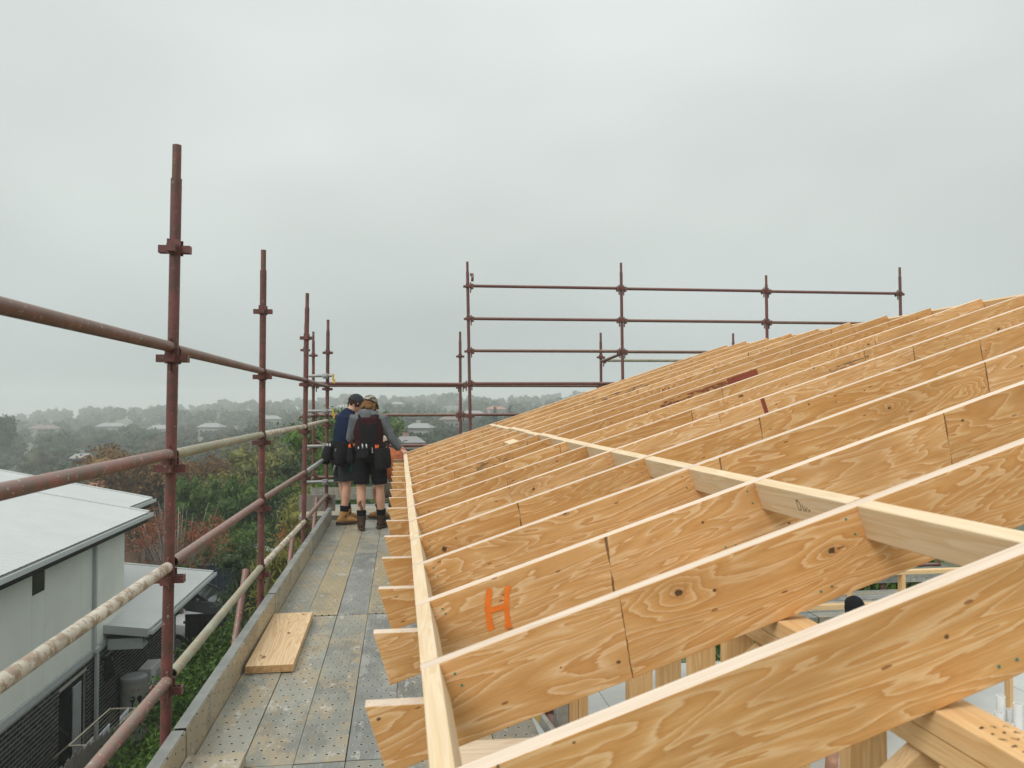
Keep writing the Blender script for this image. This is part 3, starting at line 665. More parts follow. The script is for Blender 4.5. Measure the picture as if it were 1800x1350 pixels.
# far cross deck, running to the right behind the rafters
for j in range(5):
    m_ = plank_mesh(2.42, 'deck_' + 'abaac'[j])
    for i in range(2): link('plank', m_, deck, (-.15+2.43*i, 11.28+.24*j, DZ+.03+.001*j), (0, 0, R(90)), bevel=.002)
m2 = MB(); m2.bx(-.1, .1, -1.25, 1.25, -.003, .003); o = m2.build('end_toe_board', M['deck_a'], deck, (-.15, 13.0, DZ+.13), (0, R(90), R(90)))
for x in (-1.22, -.98):
    m2 = MB(); m2.bx(-.12, .12, -.02, .02, -.11, .11); m2.build('end_board', M['paling'], deck, (x, 11.05, DZ+.22), bevel=.004)

lb = MB(); lb.bx(-.135, .135, -.585, .585, 0, .045); o = lb.build('timber_board', M['board'], None, (-.748, 5.36, DZ+.003), (0, 0, R(.6)), bevel=.003)
tag(o, 'short pale pine board with knots lying against the toe board', 'board')
M['knot'] = mat_plain('knot_brown', (.22, .10, .045), .7, 0, .35, 60); M['endgrain'] = mat_plain('end_grain', (.50, .30, .14), .8, 0, .3, 45)
for kx, ky, ka, kb in ((.075, .52, .011, .016), (.0, .31, .008, .011), (.03, .06, .013, .021), (-.055, -.43, .012, .028), (-.075, -.40, .006, .016)):
    q = MB(); q.add([V(kx+math.cos(a_*.5236)*ka*rng.uniform(.75, 1.2), ky+math.sin(a_*.5236)*kb*rng.uniform(.75, 1.2), .0457) for a_ in range(12)], [tuple(range(12))]); q.build('knot', M['knot'], o, fix=False)
q = MB(); q.bx(-.132, .132, -.5857, -.5851, .003, .042); q.build('end_grain', M['endgrain'], o)
m_ = MB(); m_.bx(-.12, .12, -.35, .35, -.05, 0); o = m_.build('plank_offcut', M['toe'], None, (-.77, 3.24, DZ+.055), (0, 0, R(.5)), bevel=.003); tag(o, 'short perforated plank lying on the walkway at the bottom left corner', 'plank')
ply = thing('plywood_offcut', 'thick plywood offcut lying on the walkway under the nearest rafter tails', 'plywood', (.43, 3.40, DZ+.003), R(-2))
for j in range(5):
    m_ = MB(); m_.bx(-.19, .19, -.14, .13, .013*j, .013*j+.0125); m_.build('ply_layer', M['ply' if j % 2 == 0 else 'pine_x'], ply, bevel=.001)
lv = thing('spirit_level', 'grey and yellow spirit level leaning beside the walkway edge', 'level', (.69, 3.72, DZ), R(6))
m_ = MB(); m_.bx(-.012, .012, -.28, .28, .004, .062); m_.build('body', M['galv'], lv, bevel=.003)
for y in (-.16, .14):
    m_ = MB(); m_.bx(-.0135, .0135, y-.06, y+.06, .012, .055); m_.build('vial_window', M['yellow'], lv, bevel=.004)

# ------------------------------------------------------------------ neighbouring house
XW = -6.56
GZ = -6.3
hs_ = thing('house', 'two-storey house with white cladding above charcoal brick and a white metal roof', 'house', (0, 0, 0))
def hbox(nm, x0, x1, y0, y1, z0, z1, mt, parent=None, bev=.0):
    c = Vector(((x0+x1)/2, (y0+y1)/2, (z0+z1)/2)); m_ = MB()
    m_.bx(x0-c.x, x1-c.x, y0-c.y, y1-c.y, z0-c.z, z1-c.z); p = parent or hs_
    return m_.build(nm, M[mt], p, c - (p.location if p is not hs_ else Vector()), bevel=bev)
ZB, ZT = -3.70, -1.16
hbox('inner_wall', -14.5, XW-.05, 4, 20.33, ZB, -1.30, 'black')
hbox('end_wall', -14.5, XW-.005, 20.335, 20.38, ZB, -1.1, 'clad')
pj = [4.0, 5.9, 7.8, 9.7, 11.6, 13.5, 15.5, 17.75, 20.36]
for i in range(len(pj)-1):
    a, b = pj[i]+.004, pj[i+1]-.004
    if i == 6:
        hbox('cladding_panel', XW-.045, XW, a, 16.02, ZB+.1, -1.80, 'clad'); hbox('cladding_panel', XW-.045, XW, 16.028, b, ZB+.1, ZT, 'clad')
    else: hbox('cladding_panel', XW-.045, XW, a, b, ZB+.1, ZT, 'clad')
wdw = hbox('window', XW-.04, XW-.012, 15.50, 16.02, -1.80, -1.16, 'black'); 
m_ = MB(); m_.bx(0, .004, -.22, .22, -.28, .28); m_.build('pane', M['glass'], wdw, (.0145, 0, 0))
hbox('base_flashing', XW-.04, XW+.03, 4, 20.37, ZB-.06, ZB+.09, 'trim', bev=.006)
# brick lower storey
def bricks(nm, x, y0, y1, z0, z1, holes, parent):
    m_ = MB(); row = 0; z = z0
    while z+.07 <= z1+.001:
        y = y0 - (.12 if row % 2 else 0)
        while y < y1-.02:
            a, b = max(y, y0), min(y+.23, y1)
            segs = [(a, b)]
            for hy0, hy1, hz0, hz1 in holes:
                if z+.076 > hz0 and z < hz1:
                    ns = []
                    for s0, s1 in segs:
                        if s1 <= hy0 or s0 >= hy1: ns.append((s0, s1))
                        else:
                            if s0 < hy0-.02: ns.append((s0, hy0))
                            if s1 > hy1+.02: ns.append((hy1, s1))
                    segs = ns
            for s0, s1 in segs:
                if s1-s0 > .03: m_.bx(x-.03, x+rng.uniform(-.0015, .0015), s0, s1-.006, z, z+.070)
            y += .24
        z += .086; row += 1
    o = m_.build(nm, M['brick'], parent, fix=False); o['kind'] = 'stuff'; return o
door_h = (16.72, 18.1, GZ, -3.97); win_h = (19.06, 19.62, -4.58, -4.05)
bricks('brickwork', XW+.0, 11.5, 20.35, GZ, ZB-.065, [door_h, win_h], hs_)
def mortar(x, y0, y1, z0, z1, holes):
    ysl = sorted([y0, y1] + [h_[k] for h_ in holes for k in (0, 1)])
    for a, b in zip(ysl[:-1], ysl[1:]):
        hh = [h_ for h_ in holes if h_[0] <= a+.001 and h_[1] >= b-.001]
        if not hh: hbox('mortar', x-.12, x-.0035, a, b, z0, z1, 'mortar')
        else:
            h_ = hh[0]
            if h_[2] > z0+.02: hbox('mortar', x-.12, x-.0035, a, b, z0, h_[2], 'mortar')
            if h_[3] < z1-.02: hbox('mortar', x-.12, x-.0035, a, b, h_[3], z1, 'mortar')
mortar(XW, 11.5, 20.35, GZ, ZB-.06, [door_h, win_h])
hbox('interior', -14, XW-.3, 11.5, 20.3, GZ, ZB-.08, 'black')
dr = hbox('sliding_door', XW-.10, XW-.06, 16.74, 18.08, GZ, -3.99, 'black')
for a, b in ((-.62, -.05), (.02, .62)):
    m_ = MB(); m_.bx(0, .004, a, b, -1.05, 1.08); m_.build('pane', M['glass'], dr, (.022, 0, 0))
m_ = MB()
for k in range(9): m_.bx(0, .02+.012*(k % 2), .10+.045*k, .14+.045*k, -1.02, 1.02)
m_.build('curtain', M['curtain'], dr, (.026, 0, 0))
w2 = hbox('window', XW-.06, XW-.02, 19.07, 19.61, -4.57, -4.06, 'black'); m_ = MB(); m_.bx(0, .006, -.25, .25, -.24, .24, M=Matrix.Rotation(R(-14), 4, 'Y')); m_.build('pane', M['glass'], w2, (.06, 0, -.02))
q = MB(); q.ball((0, 0, 0), (.04, .06, .05)); q.bx(-.09, 0, -.03, .03, -.03, .03); q.build('wall_lamp', M['black'], hs_, (XW+.1, 18.92, -3.98))
dp = MB(); dp.bx(XW+.004, XW+.07, 18.36, 18.46, ZB+.10, ZT-.02); dp.bx(XW+.034, XW+.10, 18.42, 18.53, GZ, ZB+.02); dp.bx(XW+.01, XW+.11, 18.34, 18.56, ZB+.0, ZB+.10); dp.build('downpipe', M['trim'], hs_, bevel=.008)
# roofs: ribbed steel sheets falling towards the camera side
def steel_roof(nm, xg, zg, xr, pit, y0, y1, parent, rib=.20, fascia=True, endcap=True):
    m_ = MB(); tp_ = math.tan(R(pit)); n_ = int((y1-y0)/rib); pr = []
    for i in range(n_):
        b = y0+i*rib; pr += [(b, 0), (b+rib*.72, 0), (b+rib*.80, .006), (b+rib*.92, .006)]
    pr.append((y1, 0)); zr = zg + (xg-xr)*tp_
    A = [V(xg, y, zg+z) for y, z in pr]; B = [V(xr, y, zr+z) for y, z in pr]; k = len(pr)
    m_.add(A+B, [(i, i+1, k+i+1, k+i) for i in range(k-1)])
    m_.add([V(xg, y0, zg-.03), V(xg, y1, zg-.03), V(xr, y1, zr-.03), V(xr, y0, zr-.03)], [(0, 1, 2, 3)])
    o = m_.build(nm, M['roofw'], parent)
    gt = MB(); gt.bx(xg-.02, xg+.10, y0-.02, y1+.02, zg-.105, zg-.095); gt.bx(xg+.088, xg+.10, y0-.02, y1+.02, zg-.094, zg-.015); gt.bx(xg-.02, xg-.008, y0-.02, y1+.02, zg-.11, zg-.04); gt.bx(xg-.02, xg+.1, y0-.032, y0-.021, zg-.10, zg-.03); gt.bx(xg-.02, xg+.1, y1+.021, y1+.032, zg-.10, zg-.03)
    gt.build('gutter', M['gutter'], o)
    f_ = MB(); f_.bx(xg-.05, xg-.022, y0, y1, zg-.24, zg-.035); f_.build('fascia', M['black'], o)
    for yy in (y0, y1):
        e_ = MB(); c0, c1 = V(xg, yy, zg), V(xr, yy, zr); dz = V(0, 0, 1)
        y_a, y_b = (yy-.03, yy+.10) if yy == y0 else (yy-.10, yy+.03)
        e_.add([V(xg, y_a, zg+.028), V(xg, y_b, zg+.028), V(xr, y_b, zr+.028), V(xr, y_a, zr+.028), V(xg, y_a, zg-.16), V(xg, y_b, zg+.02), V(xr, y_b, zr+.02), V(xr, y_a, zr-.16)], [(0, 1, 2, 3), (4, 5, 6, 7), (0, 3, 7, 4), (1, 5, 6, 2), (0, 4, 5, 1), (3, 2, 6, 7)]) ; e_.build('verge_trim', M['roofw'], o)
    return o
steel_roof('roof', -6.10, -.98, -14.6, 11.6, 4, 20.72, hs_)
hbox('soffit', XW-.0, -6.13, 4, 20.7, ZT-.02, ZT, 'black')  # soffit coloured black to paint in the shadow line under the eave
hbox('rear_wall', -15.5, -8.6, 20.9, 24.2, ZB, -1.1, 'clad')
steel_roof('rear_roof', -7.02, -1.02, -15.5, 11.9, 21.0, 24.1, hs_)
steel_roof('lower_roof', -5.60, -3.42, -9.2, 7.2, 19.05, 25.35, hs_)
hbox('eave_box', -6.5, -5.75, 19.12, 19.5, -3.86, -3.62, 'trim'); 
hbox('lower_wall', -9, XW-.0535, 20.36, 25.1, GZ, -3.35, 'mortar')
bricks('lower_brickwork', XW-.05, 20.36, 25.1, GZ, -3.45, [], hs_)
hbox('porch_soffit', XW+.02, -5.63, 19.2, 25.2, -3.62, -3.585, 'black')
hbox('downpipe', XW-.04, XW+.04, 24.5, 24.6, GZ, -3.63, 'trim')
# side yard
wh = thing('water_heater', 'round grey water heater tank with lid standing by the brick wall', 'water heater', (-6.22, 20.0-.55, GZ))
wh.location = (-6.25, 20.15, GZ); wh.scale = (.95, .95, 1.22)
m_ = MB(); m_.tube((0, 0, .05), (0, 0, 1.18), .30, 28); m_.build('tank', M['tank'], wh)
m_ = MB(); m_.tube((0, 0, 1.185), (0, 0, 1.23), .315, 28); m_.tube((0, 0, 1.231), (0, 0, 1.26), .31, 28, r1=.22); m_.build('lid', M['trim'], wh)
for a in (-.42, -.95):
    m_ = MB(); d = V(math.cos(a-.4), math.sin(a-.4), 0); m_.tube(d*.29+V(0, 0, .86), d*.335+V(0, 0, .86), .055, 14); m_.tube(d*.325+V(0, 0, .86), d*.325+V(0, 0, .2), .018, 8); m_.build('port', M['black'], wh)
for a, ww in ((-.55, .16), (-1.0, .12)):
    m_ = MB()
    for k in range(4):
        b = a+ww*k/4; c1, c2 = b-.4, b+ww/4.6-.4
        m_.add([V(math.cos(c1)*.302, math.sin(c1)*.302, 1.0), V(math.cos(c2)*.302, math.sin(c2)*.302, 1.0), V(math.cos(c2)*.302, math.sin(c2)*.302, 1.035), V(math.cos(c1)*.302, math.sin(c1)*.302, 1.035)], [(0, 1, 2, 3)])
    m_.build('print', M['sign_red'], wh, fix=False)
ac = thing('air_conditioner', 'pale outdoor air conditioner box beside the water heater', 'air conditioner', (-6.2, 21.2, GZ+.35))
m_ = MB(); m_.bx(-.16, .16, -.4, .4, .3, 1.1); m_.build('casing', M['white'], ac, bevel=.02)
m_ = MB(); m_.tube((.161, .08, .7), (.172, .08, .7), .27, 24); m_.build('fan_grille', M['trim'], ac)
for yy in (-.3, .3):
    m_ = MB(); m_.bx(-.18, .2, yy-.03, yy+.03, 0, .295); m_.build('foot', M['galv'], ac)
cl = thing('clothes_line', 'cream folding clothes line fixed to the brick wall beside the sliding door', 'clothes line', (-6.1, 17.05, -4.71))
fr = MB()
for a, b in (((0, -1.07, .015), (.52, -1.07, .0)), ((0, 1.07, -.105), (.52, 1.07, -.12)), ((-.45, -.6, -.4), (0, -.6, -.01)), ((-.45, .6, -.5), (0, .6, -.08)), ((.52, -1.07, 0), (.52, 1.07, -.12)), ((0, -1.07, .015), (0, 1.07, -.105))): fr.tube(a, b, .016, 10)
fr.build('frame', M['cream_tube'], cl)
lm = MB()
for k in range(5): lm.tube((.08+.09*k, -1.06, .01-.002*k), (.08+.09*k, 1.06, -.108-.002*k), .003, 5)
lm.build('line', M['cream_tube'], cl)
for nm, lab, xx, y0, y1, dr_, cc in (('hanging_towel', 'pale blue-white washing hanging in the middle of the clothes line', -5.76, 16.55, 17.1, .45, (.60, .64, .72)), ('hanging_shirt', 'white patterned shirt hanging at the far end of the clothes line', -5.70, 17.5, 18.05, .5, (.66, .68, .72)), ('hanging_sheet', 'grey-white sheet hanging low at the near end of the clothes line', -5.80, 15.7, 16.35, .3, (.52, .54, .55))):
    c_ = MB(); nx, nzz = 14, 6; pv = []
    for j in range(nzz+1):
        for i in range(nx+1): pv.append(V(xx + .025*math.sin(i*1.1+j*.4)*(j/nzz), y0+(y1-y0)*i/nx, -4.73 - (y0-16.5)*.05 - dr_*j/nzz*(.85+.15*math.sin(i*.7))))
    c_.add(pv, [(j*(nx+1)+i, j*(nx+1)+i+1, (j+1)*(nx+1)+i+1, (j+1)*(nx+1)+i) for j in range(nzz) for i in range(nx)], 0, True)
    M[nm] = mat_fabric(nm+'_cloth', cc, .25, 9); o = c_.build(nm, M[nm], None, fix=False); s_ = o.modifiers.new('thick', 'SOLIDIFY'); s_.thickness = .006; tag(o, lab, 'laundry')
pf = thing('paling_fence', 'weathered grey timber paling fence between the hedge and the clothes line', 'fence', (-5.5, 10, GZ))
for k in range(75):
    m_ = None
    h_ = 1.98 + rng.uniform(-.03, .03)
    if k == 0: pal = [MB().bx(-.008, .008, -.049, .049, 0, 1.95+.03*i).mesh('paling', [M['paling']]) for i in range(3)]
    o = link('paling', pal[k % 3], pf, (rng.uniform(-.004, .004), .1*k, 0), (rng.uniform(-.01, .01), 0, 0)); o.scale = (1, 1, 1-max(0, .1*k-4.7)*.085)
for z in (.4, 1.5):
    m_ = MB(); m_.bx(.012, .05, -.05, 7.45, z, z+.07); m_.build('fence_rail', M['paling'], pf)
gt_ = thing('side_gate', 'black panel gate between the lower brick wall and the hedge', 'gate', (-6.0, 25.9, GZ))
for k in range(7):
    m_ = MB(); m_.bx(-.55+.17*k, -.55+.17*k+.165, -.015, .015, .05, 1.48); m_.build('slat', M['black'], gt_)
m_ = MB(); m_.bx(-.6, .66, -.03, -.016, 1.2, 1.28); m_.build('rail', M['black'], gt_)
bf = thing('steel_fence', 'dark blue ribbed steel fence behind the parked cars', 'fence', (-9, 30.6, GZ))
for k in range(8):
    m_ = MB(); pr = []
    for i in range(6): b = i*.13; pr += [(b, 0), (b+.045, 0), (b+.06, -.03), (b+.105, -.03), (b+.12, 0)]
    pr.append((.78, 0)); n_ = len(pr)
    m_.add([V(x, y, .04) for x, y in pr]+[V(x, y, 2.04) for x, y in pr], [(i, i+1, n_+i+1, n_+i) for i in range(n_-1)]); m_.build('panel', M['blue'], bf, (k*.80, 0, 0))
    m_ = MB(); m_.bx(-.03, .0, -.03, .03, 0, 2.09); m_.build('post', M['blue'], bf, (k*.80, 0, 0))
m_ = MB(); m_.bx(-.03, 6.4, -.04, .035, 2.045, 2.09); m_.build('top_rail', M['blue'], bf)
shd = thing('shed', 'small shed with a pale roof half hidden by shrubs behind the steel fence', 'shed', (-6.15, 34.5, GZ)); shd.scale = (.62, .7, .92)
m_ = MB(); m_.bx(-1.3, 1.3, -1.2, 1.2, 0, 1.85); m_.build('wall', M['trim'], shd)
m_ = MB(); m_.prism([(-1.45, 1.86), (1.45, 1.86), (0, 2.25)], -1.35, 1.35); m_.build('roof', M['trim'], shd)

# ------------------------------------------------------------------ parked cars
def car(label, loc, rz, paint, group=None):
    c = thing('parked_car', label, 'car', loc, rz, group)
    st = [(-2.2, .45, .70, .70, .80), (-2.1, .30, .95, .74, .86), (-1.5, .25, 1.02, .78, .90), (-.6, .24, 1.0, .80, .91), (.5, .24, 1.0, .80, .91), (1.2, .25, .98, .78, .90), (1.9, .27, .86, .72, .86), (2.2, .42, .66, .6, .74)]
    b = MB(); n_ = 0; rings = []
    for x, z0, z1, wt, wb in st: rings.append([V(x, -wb, z0+.12), V(x, -wb*.86, z0), V(x, wb*.86, z0), V(x, wb, z0+.12), V(x, wb, (z0+z1)/2+.05), V(x, wt, z1-.03), V(x, wt*.8, z1), V(x, -wt*.8, z1), V(x, -wt, z1-.03), V(x, -wb, (z0+z1)/2+.05)])
    k = 10; vs_ = [p for r_ in rings for p in r_]; fs = [(i*k+j, i*k+(j+1) % k, (i+1)*k+(j+1) % k, (i+1)*k+j) for i in range(len(rings)-1) for j in range(k)] + [tuple(range(k)), tuple(range(len(vs_)-1, len(vs_)-k-1, -1))]
    b.add(vs_, fs, 0, True); body = b.build('body', M[paint], c, bevel=.02)
    cb = MB(); rr = [(-2.0, .95, .70), (-1.5, 1.42, .60), (-.9, 1.50, .58), (.2, 1.48, .58), (1.1, .97, .70)]; low = .93; k = 4; vs_ = []
    for x, z, wd in rr: vs_ += [V(x, -.76, low), V(x, -wd, z), V(x, wd, z), V(x, .76, low)]
    cb.add(vs_, [(i*k+j, i*k+j+1, (i+1)*k+j+1, (i+1)*k+j) for i in range(4) for j in range(3)] + [(0, 1, 2, 3), (19, 18, 17, 16)], 0, False); cb.build('window', M['glass'], c, bevel=.03)
    rf = MB(); vs_ = []
    for x, z, wd in ((-1.52, 1.43, .595), (-.9, 1.515, .585), (.22, 1.495, .585)): vs_ += [V(x, -wd, z), V(x, wd, z)]
    rf.add(vs_, [(0, 1, 3, 2), (2, 3, 5, 4)], 0, True); o = rf.build('roof', M[paint], c); s_ = o.modifiers.new('t', 'SOLIDIFY'); s_.thickness = .03; s_.offset = 1
    for sg in (-1, 1):
        p = MB(); p.tube((.2, sg*.585, 1.5), (1.12, sg*.72, .98), .03, 8); p.tube((-.55, sg*.60, 1.5), (-.6, sg*.77, .96), .03, 8); p.tube((-1.5, sg*.60, 1.44), (-1.95, sg*.72, .97), .035, 8); p.build('pillar', M[paint], c)
        p = MB(); p.ball((.85, sg*.92, 1.02), (.07, .11, .07)); p.build('mirror', M[paint], c)
        p = MB(); p.ball((2.08, sg*.58, .70), (.10, .15, .07)); p.build('headlight', M['white'], c)
        for x in (-1.35, 1.35):
            wl_ = MB(); wl_.tube((0, -.1, 0), (0, .1, 0), .33, 24); o = wl_.build('wheel', M['tyre'], c, (x, sg*.80, .33)); rm = MB(); rm.tube((0, -.105, 0), (0, .105, 0), .20, 18); rm.build('rim', M['galv'], o)
    return c
car('dark grey car with windscreen showing, parked in front of the blue fence', (-7.35, 28.6, GZ+.47), R(-6), 'car_grey')
car('white car nosing out from behind the lower brick wall', (-8.15, 26.95, GZ+.2), R(-3), 'car_white')

# ------------------------------------------------------------------ vegetation
def quads_mesh(name, ctr, length, width, mat, rg, droop=0., up=0.):
    n_ = len(ctr); a = rg.normal(size=(n_, 3)); a[:, 2] -= droop; a[:, 2] += up; a /= np.linalg.norm(a, axis=1)[:, None]
    b = np.cross(a, rg.normal(size=(n_, 3))); b /= np.linalg.norm(b, axis=1)[:, None]
    L_ = (length*rg.uniform(.65, 1.3, n_))[:, None]; W_ = (width*rg.uniform(.7, 1.25, n_))[:, None]
    cc = np.cross(a, b)*L_*.12
    v = np.stack([ctr-a*L_/2, ctr+b*W_/2+cc, ctr+a*L_/2, ctr-b*W_/2+cc], 1).reshape(-1, 3)
    me = bpy.data.meshes.new(name); me.vertices.add(n_*4); me.vertices.foreach_set('co', v.astype(np.float32).ravel())
    me.loops.add(n_*4); me.loops.foreach_set('vertex_index', np.arange(n_*4, dtype=np.int32))
    me.polygons.add(n_); me.polygons.foreach_set('loop_start', np.arange(0, n_*4, 4, dtype=np.int32))
    me.update(calc_edges=True); me.materials.append(mat); return me
def lobes_points(lobes, n_, rg, shell=.35):
    lobes = [(np.array(c, float), np.array(r, float)) for c, r in lobes]
    wts = np.array([np.prod(r)**(2/3) for _, r in lobes]); wts /= wts.sum(); idx = rg.choice(len(lobes), n_, p=wts)
    d = rg.normal(size=(n_, 3)); d /= np.linalg.norm(d, axis=1)[:, None]; rad = rg.uniform(0, 1, n_)**shell
    C_ = np.array([l[0] for l in lobes])[idx]; R_ = np.array([l[1] for l in lobes])[idx]
    return C_ + d*R_*rad[:, None]
def cores(lobes, k, rg, off=(0, 0, 0)):
    vs_, fs = [], []; nu, nv = 7, 5
    for c, r_ in lobes:
        b = len(vs_)
        for j in range(nv+1):
            th = -math.pi/2+math.pi*j/nv
            for i in range(nu):
                ph = 2*math.pi*(i+.5*(j % 2))/nu; q = k*rg.uniform(.82, 1.12)
                vs_.append((off[0]+c[0]+math.cos(th)*math.cos(ph)*r_[0]*q, off[1]+c[1]+math.cos(th)*math.sin(ph)*r_[1]*q, off[2]+c[2]+math.sin(th)*r_[2]*q))
        fs += [(b+j*nu+i, b+j*nu+(i+1) % nu, b+(j+1)*nu+(i+1) % nu, b+(j+1)*nu+i) for j in range(nv) for i in range(nu)]
    return vs_, fs
def add_cores(me, vs_, fs):
    bm = bmesh.new(); bm.from_mesh(me); b = [bm.verts.new(v) for v in vs_]
    for f in fs:
        try: q = bm.faces.new([b[i] for i in f]); q.smooth = True
        except ValueError: pass
    bm.to_mesh(me); bm.free(); return me
def clump(pts, per, spread, rg): return np.repeat(pts, per, 0) + rg.normal(size=(len(pts)*per, 3))*spread
def trunk_mesh(h, r, limbs, mat, rg, bend=.08):
    m_ = MB(); pts = [V(0, 0, -.4)]; n_ = 6
    for i in range(1, n_+1): pts.append(V(rg.normal()*bend*h*.12*i/2, rg.normal()*bend*h*.12*i/2, h*i/n_))
    m_.loft(pts, [r*(1.25-.95*i/n_) for i in range(n_+1)], n=8)
    for q in limbs:
        z = rg.uniform(.35, .9)*h; i = min(n_-1, int(z/h*n_)); p = pts[i]+(pts[i+1]-pts[i])*.5; q = Vector(q); mid = (p+q)/2+V(0, 0, -.08*h*.3)
        m_.loft([p, mid, q], [r*.42, r*.27, r*.08], n=6)
    return m_.mesh('trunk', [mat])
def make_tree(name, label, h, lobes, leafmat, n_, per, spread, ll, lw, seed, bark='bark', r=.15, group=None, droop=0., up=0., shell=.35, trunk_h=None, core=0.):
    rg = np.random.default_rng(seed); t_ = thing(name, label, 'tree', group=group)
    limbs = [tuple(np.array(c)*.95 + rg.normal(size=3)*.1) for c, _ in lobes]
    link('trunk', trunk_mesh(trunk_h or h*.8, r, limbs, M[bark], rg), t_)
    cme = quads_mesh('crown', clump(lobes_points(lobes, n_, rg, shell), per, spread, rg), ll, lw, M[leafmat], rg, droop, up)
    if core: add_cores(cme, *cores(lobes, core, rg))
    link('crown', cme, t_)
    return t_
def rand_lobes(rg, h, rad, base, k, flat=.75):
    out_ = []
    for i in range(k):
        a = rg.uniform(0, 2*math.pi); q = rg.uniform(.1, .75)*rad; z = base+(h-base)*rg.uniform(.15, .85); s_ = rad*rg.uniform(.32, .55)
        out_.append(((math.cos(a)*q, math.sin(a)*q, z), (s_, s_, s_*flat)))
    out_.append(((0, 0, base+(h-base)*.55), (rad*.6, rad*.6, (h-base)*.42))); return out_
# leafy hedge of shrubs between fence and scaffold
hrg = np.random.default_rng(3)
hm = []
for i in range(2):
    lob = [((hrg.uniform(-.9, .9), hrg.uniform(-1.1, 1.1), hrg.uniform(1.3, 2.35)), (.55, .6, .45)) for _ in range(14)] + [((0, 0, 1.3), (1.2, 1.5, 1.1))]
    hm.append(quads_mesh('crown', clump(lobes_points(lob, 2300, hrg, .2), 6, .09, hrg), .11, .055, M['lf_hedge'], hrg, .35))
hst = MB()
for i in range(9): hst.tube((hrg.uniform(-.3, .3), hrg.uniform(-.5, .5), -.1), (hrg.uniform(-1, 1), hrg.uniform(-1.2, 1.2), 2.1), .035, 6, r1=.012)
hstm = hst.mesh('stem', [M['bark']])
hl = ['glossy green shrub nearest the camera below the left scaffold', 'glossy green shrub second along the hedge row below the scaffold', 'glossy green shrub third along the hedge row below the scaffold', 'glossy green shrub in the middle of the hedge beside the brick wall', 'glossy green shrub in the hedge level with the lower roof', 'glossy green shrub near the far end of the hedge by the black gate', 'glossy green shrub at the far end of the hedge near the cars', 'glossy green shrub against the scaffold beyond the diagonal brace', 'glossy green shrub under the scaffold walkway by the second post', 'glossy green shrub under the walkway by the third post']
for i, (x, y, s_) in enumerate(((-3.3, 8.0, 1.0), (-3.2, 10.6, 1.08), (-3.2, 13.2, 1.02), (-3.3, 15.8, 1.1), (-3.4, 18.4, 1.05), (-3.6, 21.0, 1.1), (-3.7, 23.6, 1.05), (-2.0, 15.0, 1.1), (-1.9, 18.2, 1.12), (-2.0, 21.5, 1.2))):
    t_ = thing('hedge_shrub', hl[i], 'shrub', (x, y, GZ), hrg.uniform(-.3, .3), 'green hedge shrubs below the scaffold'); t_.scale = (s_, s_, s_*(1.02 if y < 20 else .78))
    link('crown', hm[i % 2], t_, rot=(0, 0, math.pi*(i % 3))); link('stem', hstm, t_)
# red-leaved autumn tree and its neighbours
rg = np.random.default_rng(21)
tr_ = make_tree('autumn_tree', 'red-leaved autumn tree with bare grey twigs behind the white house', 4.6, [((rg.uniform(-1.6, 1.6), rg.uniform(-1, 1), rg.uniform(2.2, 4.4)), (.6, .6, .45)) for _ in range(16)], 'lf_red', 1100, 4, .10, .085, .05, 22, 'bark_pale', .07, shell=.6)
tr_.location = (-7.3, 27.6, GZ+.1); tr_.scale = (.92, .92, .95)
tw = MB()
for i in range(80):
    a = rg.uniform(0, 6.28); q = rg.uniform(.3, 1.9); tw.tube((q*.25*math.cos(a), q*.25*math.sin(a), 1.4+rg.uniform(0, 1)), (q*math.cos(a), q*.7*math.sin(a), rg.uniform(3.4, 5.0)), .016, 5, r1=.004)
tw.build('twig', M['bark_pale'], tr_)
for i, (x, y, hh, ww) in enumerate(((-9.9, 40, 4.7, 1.25), (-8.5, 39.5, 4.4, 1.3), (-7.2, 40, 4.75, 1.3), (-5.9, 39.6, 4.5, 1.25), (-4.6, 40.2, 4.8, 1.3))):
    rg = np.random.default_rng(40+i)
    lob = [((rg.uniform(-.5, .5)*ww, rg.uniform(-.5, .5)*ww, hh*rg.uniform(.15, .85)), (ww*.6, ww*.6, hh*.16)) for _ in range(12)] + [((rg.uniform(-.7, .7)*ww, rg.uniform(-.6, .6)*ww, hh*rg.uniform(.8, .98)), (.22, .22, .4)) for _ in range(9)]
    c_ = make_tree('conifer', ['dark green feathery conifer at the left end of the clipped row', 'dark green feathery conifer second from left in the clipped row', 'dark green feathery conifer in the middle of the clipped row', 'dark green feathery conifer second from right in the clipped row', 'dark green feathery conifer at the right end of the clipped row'][i], hh, lob, 'lf_con', 1500, 5, .10, .26, .07, 50+i, 'bark', .1, 'row of dark conifers', up=1.3, core=.7)
    c_.location = (x, y, ground_z(x, y)+.0); c_.scale = (1, 1, (-1.95-ground_z(x, y))/hh)
def place(t_, x, y, top, h, dz=-.1, sx=1., rz=0):
    g_ = ground_z(x, y); s_ = (top-g_)/h; t_.location = (x, y, g_+dz); t_.scale = (s_*sx, s_*sx, s_); t_.rotation_euler = (0, 0, rz); return t_
def free_tree(name, label, x, y, top, rad, leaf, seed, n_=900, per=6, ll=.22, lw=.09, k=14, bark='bark', base=.3, droop=.2, shell=.45, spread=.16, group=None, flat=.7, core=.6):
    rg = np.random.default_rng(seed); h = top-ground_z(x, y); lob = rand_lobes(rg, h, rad, h*base, k, flat)
    t_ = make_tree(name, label, h, lob, leaf, n_, per, spread, ll, lw, seed+1, bark, max(.06, h*.018), group, droop, shell=shell, core=core); t_.location = (x, y, ground_z(x, y)); return t_
free_tree('russet_tree', 'broad russet brown tree behind the red autumn tree', -16.9, 55, -1.35, 3.5, 'lf_orange', 61, 2200, 6, .34, .12, 18)
